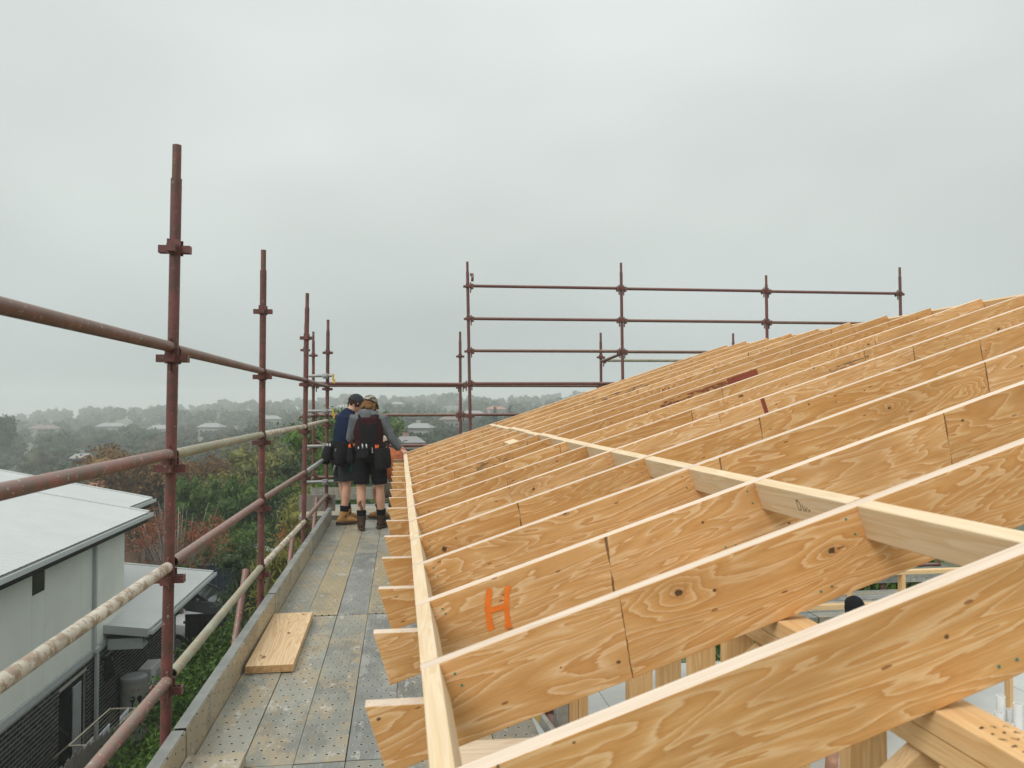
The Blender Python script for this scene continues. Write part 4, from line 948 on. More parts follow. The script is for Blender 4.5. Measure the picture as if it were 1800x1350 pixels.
free_tree('russet_tree', 'smaller russet tree between the broad russet tree and the olive tree', -13.0, 57, -1.45, 2.4, 'lf_orange', 62, 1400, 6, .32, .12, 12)
free_tree('olive_tree', 'tall yellow-olive tree with open crown left of the third post', -9.0, 56, -.1, 2.8, 'lf_yel', 63, 1300, 5, .34, .13, 16, 'bark', .25, .2, .7)
free_tree('olive_tree', 'second yellow-olive tree close behind the third scaffold post', -7.0, 52, -.7, 2.2, 'lf_yel', 78, 1300, 6, .28, .11, 14, 'bark', .2, .2, .55)
free_tree('olive_tree', 'low yellow-olive bush below the open-crowned tree', -10.8, 52, -2.6, 2.2, 'lf_yel', 64, 800, 6, .28, .11, 12)
free_tree('leafy_shrub', 'rounded dark shrub with small pale tips beyond the lower roof', -6.1, 32.2, -3.05, 1.05, 'lf_hedge', 65, 900, 5, .13, .06, 12, 'bark', .1, .1)
free_tree('leafy_shrub', 'low loose green shrub below the red autumn tree', -8.3, 26.4, -3.2, 1.0, 'lf_yel', 66, 700, 5, .14, .06, 10, 'bark', .1, .1)
free_tree('orange_shrub', 'small orange-leaved shrub beside the second post', -4.15, 31.5, -2.7, .55, 'lf_orange2', 67, 420, 4, .14, .07, 9, 'bark', .3)
bp = thing('banana_plant', 'broad-leaved bright green plant beside the rounded shrub', 'plant', (-7.0, 27.2, GZ+.2))
for i in range(9):
    a = i*.72; q = MB(); pts = []; L_ = rng.uniform(1.1, 1.6)
    for j in range(7):
        t_ = j/6; pts.append((V(math.cos(a)*L_*.55*t_, math.sin(a)*L_*.55*t_, 1.6+L_*(t_-.55*t_*t_)+.4), .02+.17*math.sin(math.pi*min(1, t_*1.02))))
    sd_ = V(-math.sin(a), math.cos(a), 0); vs_ = []
    for p, ww in pts: vs_ += [p-sd_*ww+V(0, 0, .05*ww), p-V(0, 0, .06*ww), p+sd_*ww+V(0, 0, .05*ww)]
    q.add(vs_, [(3*j+k, 3*j+k+1, 3*j+k+4, 3*j+k+3) for j in range(6) for k in range(2)], 0, True); q.build('leaf', M['lf_hedge'], bp, fix=False)
m_ = MB(); m_.tube((0, 0, -.3), (0, 0, 2.1), .09, 10, r1=.05); m_.build('stem', M['bark'], bp)
for i, (x, y, tp, rd, sd2, lab) in enumerate(((-2.6, 17.0, -.75, .8, 70, 'slender bamboo-like shrub with hanging leaves just outside the far toe board'), (-3.4, 19.5, -.9, .9, 71, 'slender drooping shrub between the second and third posts'), (-2.75, 23.0, -.2, 1.0, 72, 'drooping leafy tree right behind the third post'))):
    free_tree('drooping_shrub', lab, x, y, tp, rd, ('lf_yel', 'lf_gum', 'lf_yel')[i], sd2, 900, 6, .19, .035, 16, 'bark', .15, 1.4, .5, .1)
free_tree('garden_tree', 'rounded green tree directly behind the workers', -2.7, 34, 1.75, 2.2, 'lf_hedge', 73, 1500, 6, .2, .09, 18, 'bark', .3)
free_tree('garden_tree', 'dark green tree left of the workers behind the corner posts', -4.3, 37, .35, 1.3, 'lf_gum', 74, 1300, 6, .2, .09, 16, 'bark', .25)
free_tree('garden_tree', 'small dark treetop just right of the hooded worker', -1.35, 62, 1.2, 1.7, 'lf_hedge', 75, 900, 6, .26, .11, 10, 'bark', .4)
free_tree('garden_tree', 'lower green tree behind the crouching worker', .6, 46, -1.6, 2.6, 'lf_gum', 76, 1000, 6, .24, .1, 14, 'bark', .3)

# ------------------------------------------------------------------ far houses on the slopes
M['fw'] = mat_plain('far_white_wall', (.30, .30, .28), .7, 0, .05); M['fb'] = mat_plain('far_brick_wall', (.30, .17, .12), .8); M['fg'] = mat_plain('far_grey_roof', (.20, .20, .20), .7); M['fwr'] = mat_plain('far_white_roof', (.22, .23, .225), .6); M['ft'] = mat_plain('far_tile_roof', (.33, .15, .09), .8); M['fbr'] = mat_plain('far_brown_roof', (.17, .13, .11), .8)
FH = [(1.2, 106, 8, 6, 2.6, 'fg', 'fb', 10, -2.9, 'grey-roofed brick house low in the valley behind the crouching worker'),
      (3.9, 152, 11, 7, 3.0, 'fwr', 'fw', -20, -2.2, 'white gabled house in the valley above the grey-roofed house'),
      (-19.4, 58, 3.4, 3, 2.0, 'ft', 'fb', 5, -3.75, 'terracotta-roofed house just beyond the white roof'),
      (11.5, 132, 9, 6, 2.6, 'fg', 'fw', 25, -3.8, 'small grey-roofed house between valley trees left of the tall posts'),
      (21, 150, 12, 7, 2.8, 'fwr', 'fw', 0, -2.6, 'long white house beneath the twin conifers'),
      (-51, 138, 6, 5, 1.5, 'fwr', 'fg', 12, -6.5, 'flat white roof alone in the woods above the metal roof'),
      (-58.6, 262, 15, 9, 3.0, 'fwr', 'fw', -15, -4.4, 'white gabled house on the hillside between first and second posts'),
      (-47, 300, 18, 9, 3.2, 'fwr', 'fw', 8, -2.4, 'long pale house higher on the hillside left of the second post'),
      (-84, 300, 20, 10, 3.0, 'fwr', 'fw', 0, -5.6, 'low white house on the hillside right of the first post'),
      (-108, 320, 22, 10, 3.2, 'fwr', 'fw', 6, -5.0, 'wide white house on the hazy hillside left of the first post'),
      (-140, 340, 22, 10, 3.2, 'fbr', 'fw', -5, -6.2, 'brown-roofed house furthest left on the hazy hillside'),
      (-33, 310, 16, 9, 3.4, 'fbr', 'fb', 10, -.6, 'brick house near the hilltop beside the second post'),
      (-24, 360, 15, 9, 3.2, 'fwr', 'fw', -12, 1.3, 'pale house near the hilltop right of the second post'),
      (-1, 330, 13, 8, 3.4, 'fwr', 'fw', 5, 2.4, 'white house on the hilltop just right of the capped heads'),
      (24, 260, 18, 9, 3.0, 'fwr', 'fw', 0, -.6, 'hazy white house on the slope behind the tall posts'),
      (40, 330, 18, 9, 3.2, 'ft', 'fw', 14, .6, 'hazy tile-roofed house on the slope right of the tall posts'),
      (56, 300, 20, 9, 3.2, 'fwr', 'fw', -8, .8, 'hazy pale house furthest right on the slope above the rafters'),
      (14, 215, 14, 8, 3.0, 'fbr', 'fw', 18, -1.7, 'brown-roofed house halfway up the slope behind the workers'),
      (-2.5, 200, 12, 8, 3.0, 'fg', 'fw', -6, -2.2, 'grey-roofed house halfway up the slope behind the hooded worker')]
def far_house(x, y, w_, d_, h_, rf, wl_, rz, top, label):
    if y > 100: w_, d_ = (w_*.45, d_*.5) if x < -20 else (w_*.38, d_*.45)
    gz = top-h_-w_*.14; t_ = thing('house', label, 'house', (x, y, gz), R(rz), 'far houses across the valley')
    m_ = MB(); m_.bx(-w_/2, w_/2, -d_/2, d_/2, -4, h_); m_.build('wall', M[wl_], t_)
    a, b = w_/2+.5, d_/2+.5; rh = h_+min(w_, d_)*.28
    m_ = MB(); m_.add([V(-a, -b, h_), V(a, -b, h_), V(a, b, h_), V(-a, b, h_), V(-a*.55, 0, rh), V(a*.55, 0, rh)], [(0, 1, 5, 4), (2, 3, 4, 5), (1, 2, 5), (3, 0, 4), (3, 2, 1, 0)]); r_ = m_.build('roof', M[rf], t_)
    m_ = MB(); m_.bx(-w_*.2, -w_*.2+.7, .3, 1., rh-1.2, rh+.5); m_.build('chimney', M[wl_], r_)
    for k in range(4):
        m_ = MB(); m_.bx(-.42, .42, -.03, .03, -.4, .4); f_ = m_.build('window', M['fwr'], t_, (-w_*.36+w_*.24*k, -d_/2-.012, h_*.55)); m_ = MB(); m_.bx(-.35, .35, -.02, .02, -.33, .33); m_.build('pane', M['glass'], f_, (0, -.025, 0))
for a in FH: far_house(*a)

# ------------------------------------------------------------------ valley trees
def blocked(x, y, top):
    for hx, hy, w_, d_, h_, rf, wl_, rz, tp, lb_ in FH:
        if abs(x-hx) < w_*.55+2 and abs(y-hy) < d_*.6+3: return True
        if y < hy and y > hy*.35 and abs(x/y-hx/hy) < (w_*.5+1.5)/hy:
            if 1.65+(top-1.65)*hy/y > tp-.25: return True
    return False
tmpl = []
for i in range(6):
    rg = np.random.default_rng(100+i); lob = rand_lobes(rg, 9, 3.6, 2.4, 12, .65)
    tmpl.append((trunk_mesh(6.5, .22, [l[0] for l in lob[:6]], M['bark'], rg), add_cores(quads_mesh('crown', clump(lobes_points(lob, 420, rg, .22), 4, .25, rg), .5, .32, M['lf_far' if i % 3 else 'lf_far2'], rg), *cores(lob, .88, rg))))
rg = np.random.default_rng(5); nt_ = 0; far_pts = []
tl = ['hazy grey-green tree in the wooded valley beyond the houses']
tries = 0
while nt_ < 230 and tries < 9000:
    tries += 1
    y = rg.uniform(72, 215); u = rg.uniform(-.56, .16) if nt_ < 150 else rg.uniform(-.09, .15); x = u*y
    s_ = rg.uniform(.55, 1.05); gz = ground_z(x, y); top = gz+9*s_
    lim = -.2 - y*.012 if u < -.1 else -1.2 + y*.004          # keep the hillside behind in view
    if top > lim: s_ = max(.35, (lim-gz)/9); top = gz+9*s_
    if blocked(x, y, top): continue
    k = int(rg.integers(6)); t_ = thing('valley_tree', tl[0], 'tree', (x, y, gz-.2), rg.uniform(0, 6.28), 'hazy trees in the valley'); t_['label'] = ('hazy olive' if k % 3 == 0 else 'hazy grey-green') + ' tree in the valley ' + ('left of the first scaffold post' if u < -.27 else 'between the first and second scaffold posts' if u < -.16 else 'between the second and corner posts' if u < -.08 else 'behind the workers' if u < .01 else 'between the workers and the tall far posts' if u < .09 else 'beyond the far rafters at right'); t_.scale = (s_*rg.uniform(.9, 1.25),)*2 + (s_,)
    link('trunk', tmpl[k][0], t_); link('crown', tmpl[k][1], t_); nt_ += 1
for hx, hy, w_, d_, h_, rf, wl_, rz, tp, lb_ in FH:
    if hy < 100: continue
    wv = w_*(.31 if hx < -20 else .25)
    for q in (-1.1, -.35, .4, 1.15):
        y = hy-rg.uniform(6, 11); x = hx*y/hy+q*wv+rg.uniform(-.8, .8); gz = ground_z(x, y); top = tp-rg.uniform(.9, 1.9) if abs(q) < 1 else tp+rg.uniform(-.6, .7); s_ = max(.3, (top-gz)/9); k = int(rg.integers(6))
        t_ = thing('valley_tree', 'hazy tree half hiding the ' + lb_.split(' house')[0].split(' roof')[0] + (' roof' if ' house' not in lb_ else ' house') + ' across the valley', 'tree', (x, y, gz-.2), rg.uniform(0, 6.28), 'hazy trees in front of far houses'); t_.scale = (min(s_, .75), min(s_, .75), s_)
        link('trunk', tmpl[k][0], t_); link('crown', tmpl[k][1], t_)
for x, y, tp, lab in ((20.1, 168, 1.2, 'pointed dark conifer, left of the twin conifers above the far rafters'), (23.8, 170, 1.3, 'rounded dark conifer, right of the twin conifers above the far rafters')):
    rg2 = np.random.default_rng(int(x)); h = tp-ground_z(x, y); lob = [((0, 0, h*(.15+.8*i/9)), (1.9*(1.05-i/9.5),)*2+(h*.08,)) for i in range(10)]
    t_ = make_tree('conifer', lab, h, lob, 'lf_far', 500, 4, .18, .5, .22, int(x)+300, 'bark', .2, up=.5); t_.location = (x, y, ground_z(x, y))
lt = free_tree('gum_tree', 'tall hazy gum tree standing at the left edge of the valley', -97, 210, -.2, 5.0, 'lf_far', 210, 700, 4, .7, .4, 12, 'bark', .45)
# the wood on the far slopes that reads as one mass
pts = []; rg = np.random.default_rng(9); ctr = []
cnt_ = 0; tries = 0; cv_ = []; cf_ = []
while cnt_ < 1500 and tries < 26000:
    tries += 1
    y = 205+ 565*rg.uniform(0, 1)**.85; u = rg.uniform(-.62, .30); x = u*y; s_ = rg.uniform(.5, 1.05)*(1+.35*math.sin(x*.05)*math.sin(y*.037+x*.011)); gz = ground_z(x, y)
    top = gz+9*s_
    if blocked(x, y, top): continue
    lob = rand_lobes(rg, 9*s_, 3.9*s_, 1.5*s_, 7, .7); p = clump(lobes_points(lob, 46, rg, .2), 2, .4, rg); p += np.array([x, y, gz]); ctr.append(p); cnt_ += 1; a, b = cores(lob, .9, rg, (x, y, gz)); n0 = len(cv_); cv_ += a; cf_ += [tuple(i+n0 for i in f) for f in b]
me = quads_mesh('woodland', np.concatenate(ctr), 1.1, .7, M['lf_far'], rg); q = MB(); q.add(cv_, cf_, 0, True); o2 = link('woodland', me); bm = bmesh.new(); bm.from_mesh(me); bm.from_mesh(q.mesh('w', [M['lf_far']])); bm.to_mesh(me); bm.free(); o = o2; tag(o, 'hazy grey-green wood covering the far slopes', 'woodland', None, 'stuff')

# ------------------------------------------------------------------ people
def frame_from(f, up=(0, 0, 1)):
    f = Vector(f).normalized(); r_ = f.cross(Vector(up)).normalized(); u_ = r_.cross(f)
    return Matrix(((r_.x, f.x, u_.x), (r_.y, f.y, u_.y), (r_.z, f.z, u_.z)))
def hand(mb_, wr, d, palm_n, side, curl=.5):
    """palm, four unequal curled fingers and a thumb off the side of the palm"""
    d = Vector(d).normalized(); n_ = Vector(palm_n); n_ = (n_-d*n_.dot(d)).normalized(); s_ = d.cross(n_)*side
    wr = Vector(wr); mb_.loft([wr-d*.01, wr+d*.03, wr+d*.085], [(.027, .018), (.040, .017), (.041, .013)], s_, 10)
    for i, (o_, L_) in enumerate(((-.030, .062), (-.010, .074), (.010, .079), (.030, .070))):
        p = wr+d*.078+s_*o_; a = d; q = [p]
        for j in range(3):
            a = (a + n_*curl*(.55+.12*j)).normalized(); q.append(q[-1]+a*L_*(.45, .32, .24)[j])
        mb_.loft(q, [.0095, .0092, .0085, .0065], s_, 8)
    p = wr+d*.025+s_*.034; mb_.loft([p, p+s_*.026+d*.024+n_*.012, p+s_*.034+d*.055+n_*.022], [.0125, .0105, .0075], n_, 8)
def person(label, loc, rz, J, o_):
    P = thing('person', label, 'person', loc, rz); J = {k: Vector(v) for k, v in J.items()}
    pel, che, nek, hd = J['pelvis'], J['chest'], J['neck'], J['head']; ax = (J['sh_r']-J['sh_l']).normalized(); hax = (J['hip_r']-J['hip_l']).normalized()
    wai = pel.lerp(che, .42); axm = (ax+hax).normalized(); HM = frame_from(J['look']); shm = (J['sh_l']+J['sh_r'])/2
    def torso(mb_, k=1., lo=-.10, top=True, start=0):
        up = (che-pel).normalized()
        pts = [pel+up*lo, pel, wai, che-up*.03, shm+up*.0, shm+up*.045]; rd = [(.135, .105), (.165, .118), (.148, .105), (.172, .122), (.165, .105), (.09, .07)]
        pts, rd = pts[start:], rd[start:]
        if top: pts += [nek]; rd += [(.058, .058)]
        mb_.loft(pts, [(a*k+.004*(k > 1), b*k+.004*(k > 1)) for a, b in rd], axm, 18)
    b = MB(); torso(b); b.loft([nek-(hd-nek)*.4, nek, hd-(hd-nek)*.25], [.06, .055, .055], ax, 12)
    b.ball(hd, (.074, .094, .112), M=HM); b.ball(hd + HM @ V(0, .028, -.055), (.056, .066, .062), M=HM)          # skull, jaw
    b.loft([hd+HM @ V(0, .085, .02), hd+HM @ V(0, .106, -.018), hd+HM @ V(0, .088, -.028)], [.009, .014, .011], HM @ V(1, 0, 0), 8)      # nose
    b.loft([hd+HM @ V(-.045, .078, .03), hd+HM @ V(0, .092, .035), hd+HM @ V(.045, .078, .03)], [.010, .012, .010], HM @ V(0, 0, 1), 8)  # brow
    b.loft([hd+HM @ V(-.024, .088, -.052), hd+HM @ V(0, .096, -.052), hd+HM @ V(.024, .088, -.052)], [.006, .008, .006], HM @ V(0, 0, 1), 8)  # lips
    for sg in (-1, 1): b.ball(hd+HM @ V(sg*.076, -.008, -.008), (.012, .020, .032), M=HM, nu=8, nv=5)             # ears
    for s_ in 'lr':
        sh, el, wr = J['sh_'+s_], J['el_'+s_], J['wr_'+s_]
        b.loft([shm.lerp(sh, .75), sh, sh.lerp(el, .5), el, el.lerp(wr, .3), wr], [.055, .058, .047, .040, .042, .027], (wr-sh).cross(V(0, 0, 1)) if abs((wr-sh).normalized().z) < .95 else ax, 12)
        hand(b, wr, J.get('hd_'+s_, wr-el), J.get('hn_'+s_, V(0, 0, -1)), 1 if s_ == 'l' else -1, J.get('cu_'+s_, V(.5, 0, 0)).x)
        hp, kn, an = J['hip_'+s_], J['kn_'+s_], J['an_'+s_]; toe = J['toe_'+s_].normalized()
        b.loft([hp+V(0, 0, .04), hp, hp.lerp(kn, .55), kn, kn.lerp(an, .3), kn.lerp(an, .65), an], [.075, .088, .072, .053, .058, .046, .036], hax, 14)
        b.loft([an-toe*.05-V(0, 0, .02), an+V(0, 0, -.03), an+toe*.09-V(0, 0, .06)], [.032, .038, .03], hax, 10)
    b.build('body', M['skin'], P, remesh=.0075)
    for sg in (-1, 1): e_ = MB(); e_.ball(hd+HM @ V(sg*.031, .079, .012), (.011, .009, .007), M=HM, nu=8, nv=5); e_.build('eye', M['black'], P)
    # clothing
    s_ = MB(); torso(s_, 1.09, top=False); s_.loft([shm-(nek-shm)*.15, shm+(nek-shm)*.35, nek+(shm-nek)*.22, nek+(shm-nek)*.02], [(.165, .10), (.128, .098), (.084, .082), (.074, .074)], ax, 14); sl = o_.get('sleeve', .45)
    for q in 'lr':
        sh, el, wr = J['sh_'+q], J['el_'+q], J['wr_'+q]
        pts = [shm.lerp(sh, .6), sh, sh.lerp(el, .5)]; rd = [.062, .072, .064]
        slq = o_.get('sleeve_'+q, sl)
        if slq > .5: pts += [el, el.lerp(wr, .45), el.lerp(wr, slq)] if slq > .6 else [el]; rd += [.058, .057, .046] if slq > .6 else [.060]
        else: pts += [sh.lerp(el, sl*2)]; rd += [.066]
        s_.loft(pts, rd, ax if abs((el-sh).normalized().dot(ax)) < .9 else V(0, 1, 0), 12)
    if o_.get('hood'):
        up = (nek-shm).normalized(); bk = -(HM @ V(0, 1, 0)); bk.z = 0; bk.normalize()
        for k in range(9):
            a = math.pi*(k/8-.5)*1.5; s_.ball(nek+up*(-.005)+(bk*math.cos(a)+ax*math.sin(a))*.078+V(0, 0, -.012-.02*abs(math.sin(a))), (.050, .050, .046), nu=10, nv=6)
        s_.ball(nek+bk*.10+V(0, 0, -.06), (.10, .05, .09), M=frame_from(-bk), nu=12, nv=8)
    s_.build('shirt', M[o_['shirt']], P, remesh=.010)
    if 'vest' in o_:
        v_ = MB(); up = (che-pel).normalized()
        v_.loft([pel+up*.10, wai+up*.02, che-up*.03, shm-up*.01, shm+up*.035], [(.182, .138), (.172, .133), (.195, .150), (.176, .132), (.12, .10)], axm, 20)
        v_.build('vest', M[o_['vest']], P, remesh=.010)
        p_ = MB(); bk = ax.cross(V(0, 0, 1)); bk.normalize()
        if bk.dot(HM @ V(0, 1, 0)) > 0: bk = -bk
        for sg in (-1, 1): p_.loft([shm+ax*sg*.10+bk*.075+up*.05, che+ax*sg*.075+bk*.158, wai+ax*sg*.05+bk*.15, pel+ax*sg*.035+bk*.15+up*.09], [(.030, .008), (.034, .009), (.028, .009), (.02, .008)], ax, 8)
        p_.loft([che+bk*.155+up*.06, che+bk*.16-up*.02, wai+bk*.15+up*.02], [(.095, .012), (.085, .014), (.05, .010)], ax, 10)
        p_.build('back_brace', M['pouch'], P)
        c_ = MB()
        for sg in (-1, 1): c_.tube(pel+ax*sg*.035+bk*.152+up*.10, pel+ax*sg*.035+bk*.152+up*.035, .006, 6); c_.ball(pel+ax*sg*.035+bk*.155+up*.03, .012, nu=8, nv=5)
        c_.build('clip', M['galv'], P)
    h_ = MB(); up = (che-pel).normalized(); h_.loft([pel-up*.10, pel-up*.02, pel+up*.07, pel+up*.10], [(.155, .125), (.188, .140), (.178, .130), (.165, .12)], hax, 18)
    for q in 'lr':
        hp, kn = J['hip_'+q], J['kn_'+q]; h_.loft([hp+V(0, 0, .05), hp, hp.lerp(kn, .5), hp.lerp(kn, o_.get('short', .86))], [(.09, .10), (.108, .112), (.100, .104), (.098, .102)], hax, 14)
    h_.build('shorts', M[o_['shorts']], P, remesh=.010)
    for q in 'lr':
        kn, an = J['kn_'+q], J['an_'+q]; toe = J['toe_'+q].normalized(); dn = J.get('dn_'+q, V(0, 0, -1)); sd_ = toe.cross(dn).normalized()
        k_ = MB(); k_.loft([an.lerp(kn, .36), an.lerp(kn, .25), an], [.060, .056, .050], hax, 12); k_.build('sock', M['black_cloth'], P)
        bt = MB(); bt.loft([an.lerp(kn, .17), an.lerp(kn, .09), an+dn*.02-toe*.012, an+dn*.05-toe*.02], [(.058, .062), (.054, .060), (.047, .058), (.044, .06)], sd_, 14)
        bt.loft([an+dn*.048-toe*.085, an+dn*.045-toe*.03, an+dn*.04+toe*.05, an+dn*.052+toe*.12, an+dn*.060+toe*.165, an+dn*.066+toe*.185], [(.030, .030), (.043, .044), (.044, .046), (.047, .036), (.042, .027), (.022, .016)], sd_, 14)
        bo = bt.build('boot', M[o_['boots']], P, remesh=.008)
        so = MB(); so.loft([an+dn*.083-toe*.10, an+dn*.083-toe*.085, an+dn*.083-toe*.03, an+dn*.083+toe*.05, an+dn*.083+toe*.12, an+dn*.084+toe*.178, an+dn*.084+toe*.192], [(.018, .018), (.036, .019), (.046, .019), (.045, .019), (.050, .019), (.036, .018), (.016, .016)], sd_, 12); so.build('sole', M['sole'], bo)
    # hair and cap
    if 'hair' in o_:
        hr = MB(); rr = random.Random(3)
        for k in range(46 if o_.get('curly') else 26):
            a = rr.uniform(math.pi*.95, math.pi*2.05); z = rr.uniform(-.082, -.005) if o_.get('curly') else rr.uniform(-.05, .01); q = .072 if not o_.get('curly') else .08
            hr.ball(hd+HM @ V(math.cos(a)*q*.98, math.sin(a)*q*1.25, z), (.024, .024, .024) if o_.get('curly') else (.020, .016, .03), nu=8, nv=6)
        hr.build('hair', M[o_['hair']], P, remesh=.006)
    if 'cap' in o_:
        cp = MB(); cp.ball(hd+HM @ V(0, -.004, .022), (.092, .114, .104), M=HM, nu=20, nv=10, zmin=-.22)
        cap_ = cp.build('cap', M[o_['cap']], P)
        br = MB(); fy = o_.get('brim', 1); vs_ = []
        for i in range(9):
            a = math.pi*(i/8); vs_ += [hd+HM @ V(math.cos(a)*.082, fy*(.055+math.sin(a)*.045), .032), hd+HM @ V(math.cos(a)*.080, fy*(.070+math.sin(a)*.105), .018-.012*abs(math.cos(a)))]
        br.add(vs_, [(2*i, 2*i+1, 2*i+3, 2*i+2) for i in range(8)], 0, True); q = br.build('brim', M[o_['cap']], cap_, fix=False); m_ = q.modifiers.new('t', 'SOLIDIFY'); m_.thickness = .006
        bd = MB(); bd.loft([hd+HM @ V(0, -.004, -.001), hd+HM @ V(0, -.004, .024)], [(.094, .116), (.094, .116)], HM @ V(1, 0, 0), 20); bd.build('band', M[o_.get('band', o_['cap'])], cap_)
    # tool belt with pouches
    if 'belt' in o_:
        bl = MB(); bl.loft([pel+up*.03, pel+up*.055, pel+up*.095, pel+up*.115], [(.194, .147), (.203, .155), (.200, .152), (.19, .143)], hax, 24); belt = bl.build('tool_belt', M['pouch'], P)
        fw = hax.cross(V(0, 0, 1)); fw = -fw if fw.dot(HM @ V(0, 1, 0)) < 0 else fw
        for a, ww, hh, dd, mt in o_['belt']:
            dr_ = hax*math.cos(a)+fw*math.sin(a); c = pel+hax*math.cos(a)*.235+fw*math.sin(a)*.185+up*.05; tn = dr_.cross(up).normalized()
            q = MB(); q.loft([c-up*hh, c-up*(hh*.85), c-up*hh*.4, c-up*.02, c+up*.03], [(ww*.35, dd*.5), (ww*.47, dd*.62), (ww*.52, dd*.62), (ww*.50, dd*.55), (ww*.5, dd*.45)], tn, 12); pc = q.build('pouch', M[mt], belt, remesh=.008)
            q = MB(); rr = random.Random(int(a*100))
            for k in range(3): p = c+tn*rr.uniform(-.4, .4)*ww+up*.0; q.tube(p, p+up*rr.uniform(.05, .09)+dr_*.01, .009, 8)
            q.build('tool_handle', M[('orange_tool', 'galv', 'pouch')[int(abs(a)*10) % 3]], belt)
        if o_.get('drill'):
            c = pel+hax*.20+fw*.10-up*.02; q = MB(); q.loft([c, c-up*.10, c-up*.17], [.030, .034, .02], fw, 10); q.loft([c-up*.05, c-up*.06+fw*.10, c-up*.08+fw*.13], [.024, .026, .03], up, 10); q.tube(c-up*.17, c-up*.24, .014, 8); q.build('drill', M['teal_tool'], belt)
            q = MB(); c = pel+hax*.16-fw*.12; q.tube(c+up*.02, c-up*.26, .012, 8); q.bx(c.x-.05, c.x+.05, c.y-.014, c.y+.014, c.z+.02, c.z+.05); q.build('hammer', M['galv'], belt)
    return P
# hooded worker seen from behind, right hand on the eave timber
A = person('worker in grey hoodie and dark vest seen from behind, hand on the eave timber', (-.355, 10.07, DZ+.003), 0,
    dict(pelvis=(-.01, .0, .93), chest=(-.03, .05, 1.24), neck=(-.035, .085, 1.465), head=(-.015, .14, 1.545), look=(.42, .8, -.42), sh_l=(-.20, .05, 1.375), sh_r=(.15, .06, 1.37),
         el_l=(-.255, .10, 1.10), wr_l=(-.10, .30, 1.06), el_r=(.255, .06, 1.13), wr_r=(.365, .08, .972), hd_r=(.75, .15, -.25), hn_r=(-.1, .2, -1), cu_r=(.35, 0, 0),
         hip_l=(-.105, 0, .88), hip_r=(.095, .0, .88), kn_l=(-.115, -.01, .48), kn_r=(.115, .02, .48), an_l=(-.105, -.06, .105), an_r=(.135, .05, .105), toe_l=(-.12, 1, 0), toe_r=(.45, .9, 0)),
    dict(shirt='grey_knit', sleeve=.92, hood=True, vest='maroon', shorts='black_cloth', short=.80, boots='brown_boot', sleeve_l=.55, hair='hair_brown', curly=True, cap='camo', brim=1, band='maroon',
         belt=[(-.95, .17, .25, .10, 'pouch'), (-1.9, .16, .10, .07, 'pouch'), (-.55, .15, .22, .09, 'pouch'), (3.3, .14, .16, .08, 'pouch')]))
q = MB()
for i in range(9):       # calf tattoo, ink patches lying on the skin
    a0 = rng.uniform(-.5, .35); z = .34-.018*i; cx, cy = -.112, -.035
    q.ball((cx+math.sin(a0)*.046, cy-math.cos(a0)*.0505, z), (.018, .007, .016), nu=8, nv=5); q.ball((cx+math.sin(a0*.4)*.046, cy-math.cos(a0*.4)*.0515, z+.006), (.012, .007, .018), nu=8, nv=5)
q.build('tattoo', M['ink'], A)
person('worker in navy shirt and dark cap looking down with arms in front', (-.745, 10.60, DZ+.003), R(-58),
    dict(pelvis=(.0, -.02, .93), chest=(.0, .06, 1.24), neck=(.0, .13, 1.47), head=(0, .205, 1.565), look=(0, .85, -.5), sh_l=(-.185, .07, 1.38), sh_r=(.185, .07, 1.37),
         el_l=(-.225, .16, 1.09), wr_l=(-.08, .38, 1.08), el_r=(.235, .13, 1.08), wr_r=(.07, .36, 1.04), hip_l=(-.095, 0, .88), hip_r=(.095, 0, .88), kn_l=(-.10, .07, .48), kn_r=(.105, .02, .48), an_l=(-.11, .15, .105), an_r=(.11, -.03, .105), toe_l=(-.1, 1, 0), toe_r=(.2, 1, 0)),
    dict(shirt='navy', sleeve=.46, shorts='cap_dark', short=.80, boots='tan_boot', hair='hair_dark', cap='cap_dark', brim=1, belt=[(.3, .14, .17, .09, 'pouch'), (-.5, .16, .22, .10, 'pouch'), (2.6, .16, .20, .1, 'pouch'), (-1.6, .18, .20, .09, 'pouch')], drill=True))
person('worker in orange shirt crouching behind the hooded worker, hand on the last rafter', (-.08, 11.0, DZ+.003), R(60),
    dict(pelvis=(.0, -.22, .40), chest=(.0, .0, .70), neck=(.0, .12, .92), head=(0, .19, 1.0), look=(-.1, .8, -.5), sh_l=(-.18, .04, .83), sh_r=(.18, .02, .83),
         el_l=(-.24, .20, .68), wr_l=(-.18, .36, .80), el_r=(.30, .02, .90), wr_r=(.27, .16, 1.0), hip_l=(-.1, -.2, .36), hip_r=(.1, -.2, .36), kn_l=(-.16, .20, .40), kn_r=(.14, .12, .065), an_l=(-.14, .10, .105), an_r=(.14, -.32, .12), toe_l=(-.1, 1, 0), toe_r=(.0, .3, -1), dn_r=(0, -1, -.3)),
    dict(shirt='orange_shirt', sleeve=.46, shorts='khaki', boots='tan_boot', hair='hair_dark', cap='cap_pale', brim=1))
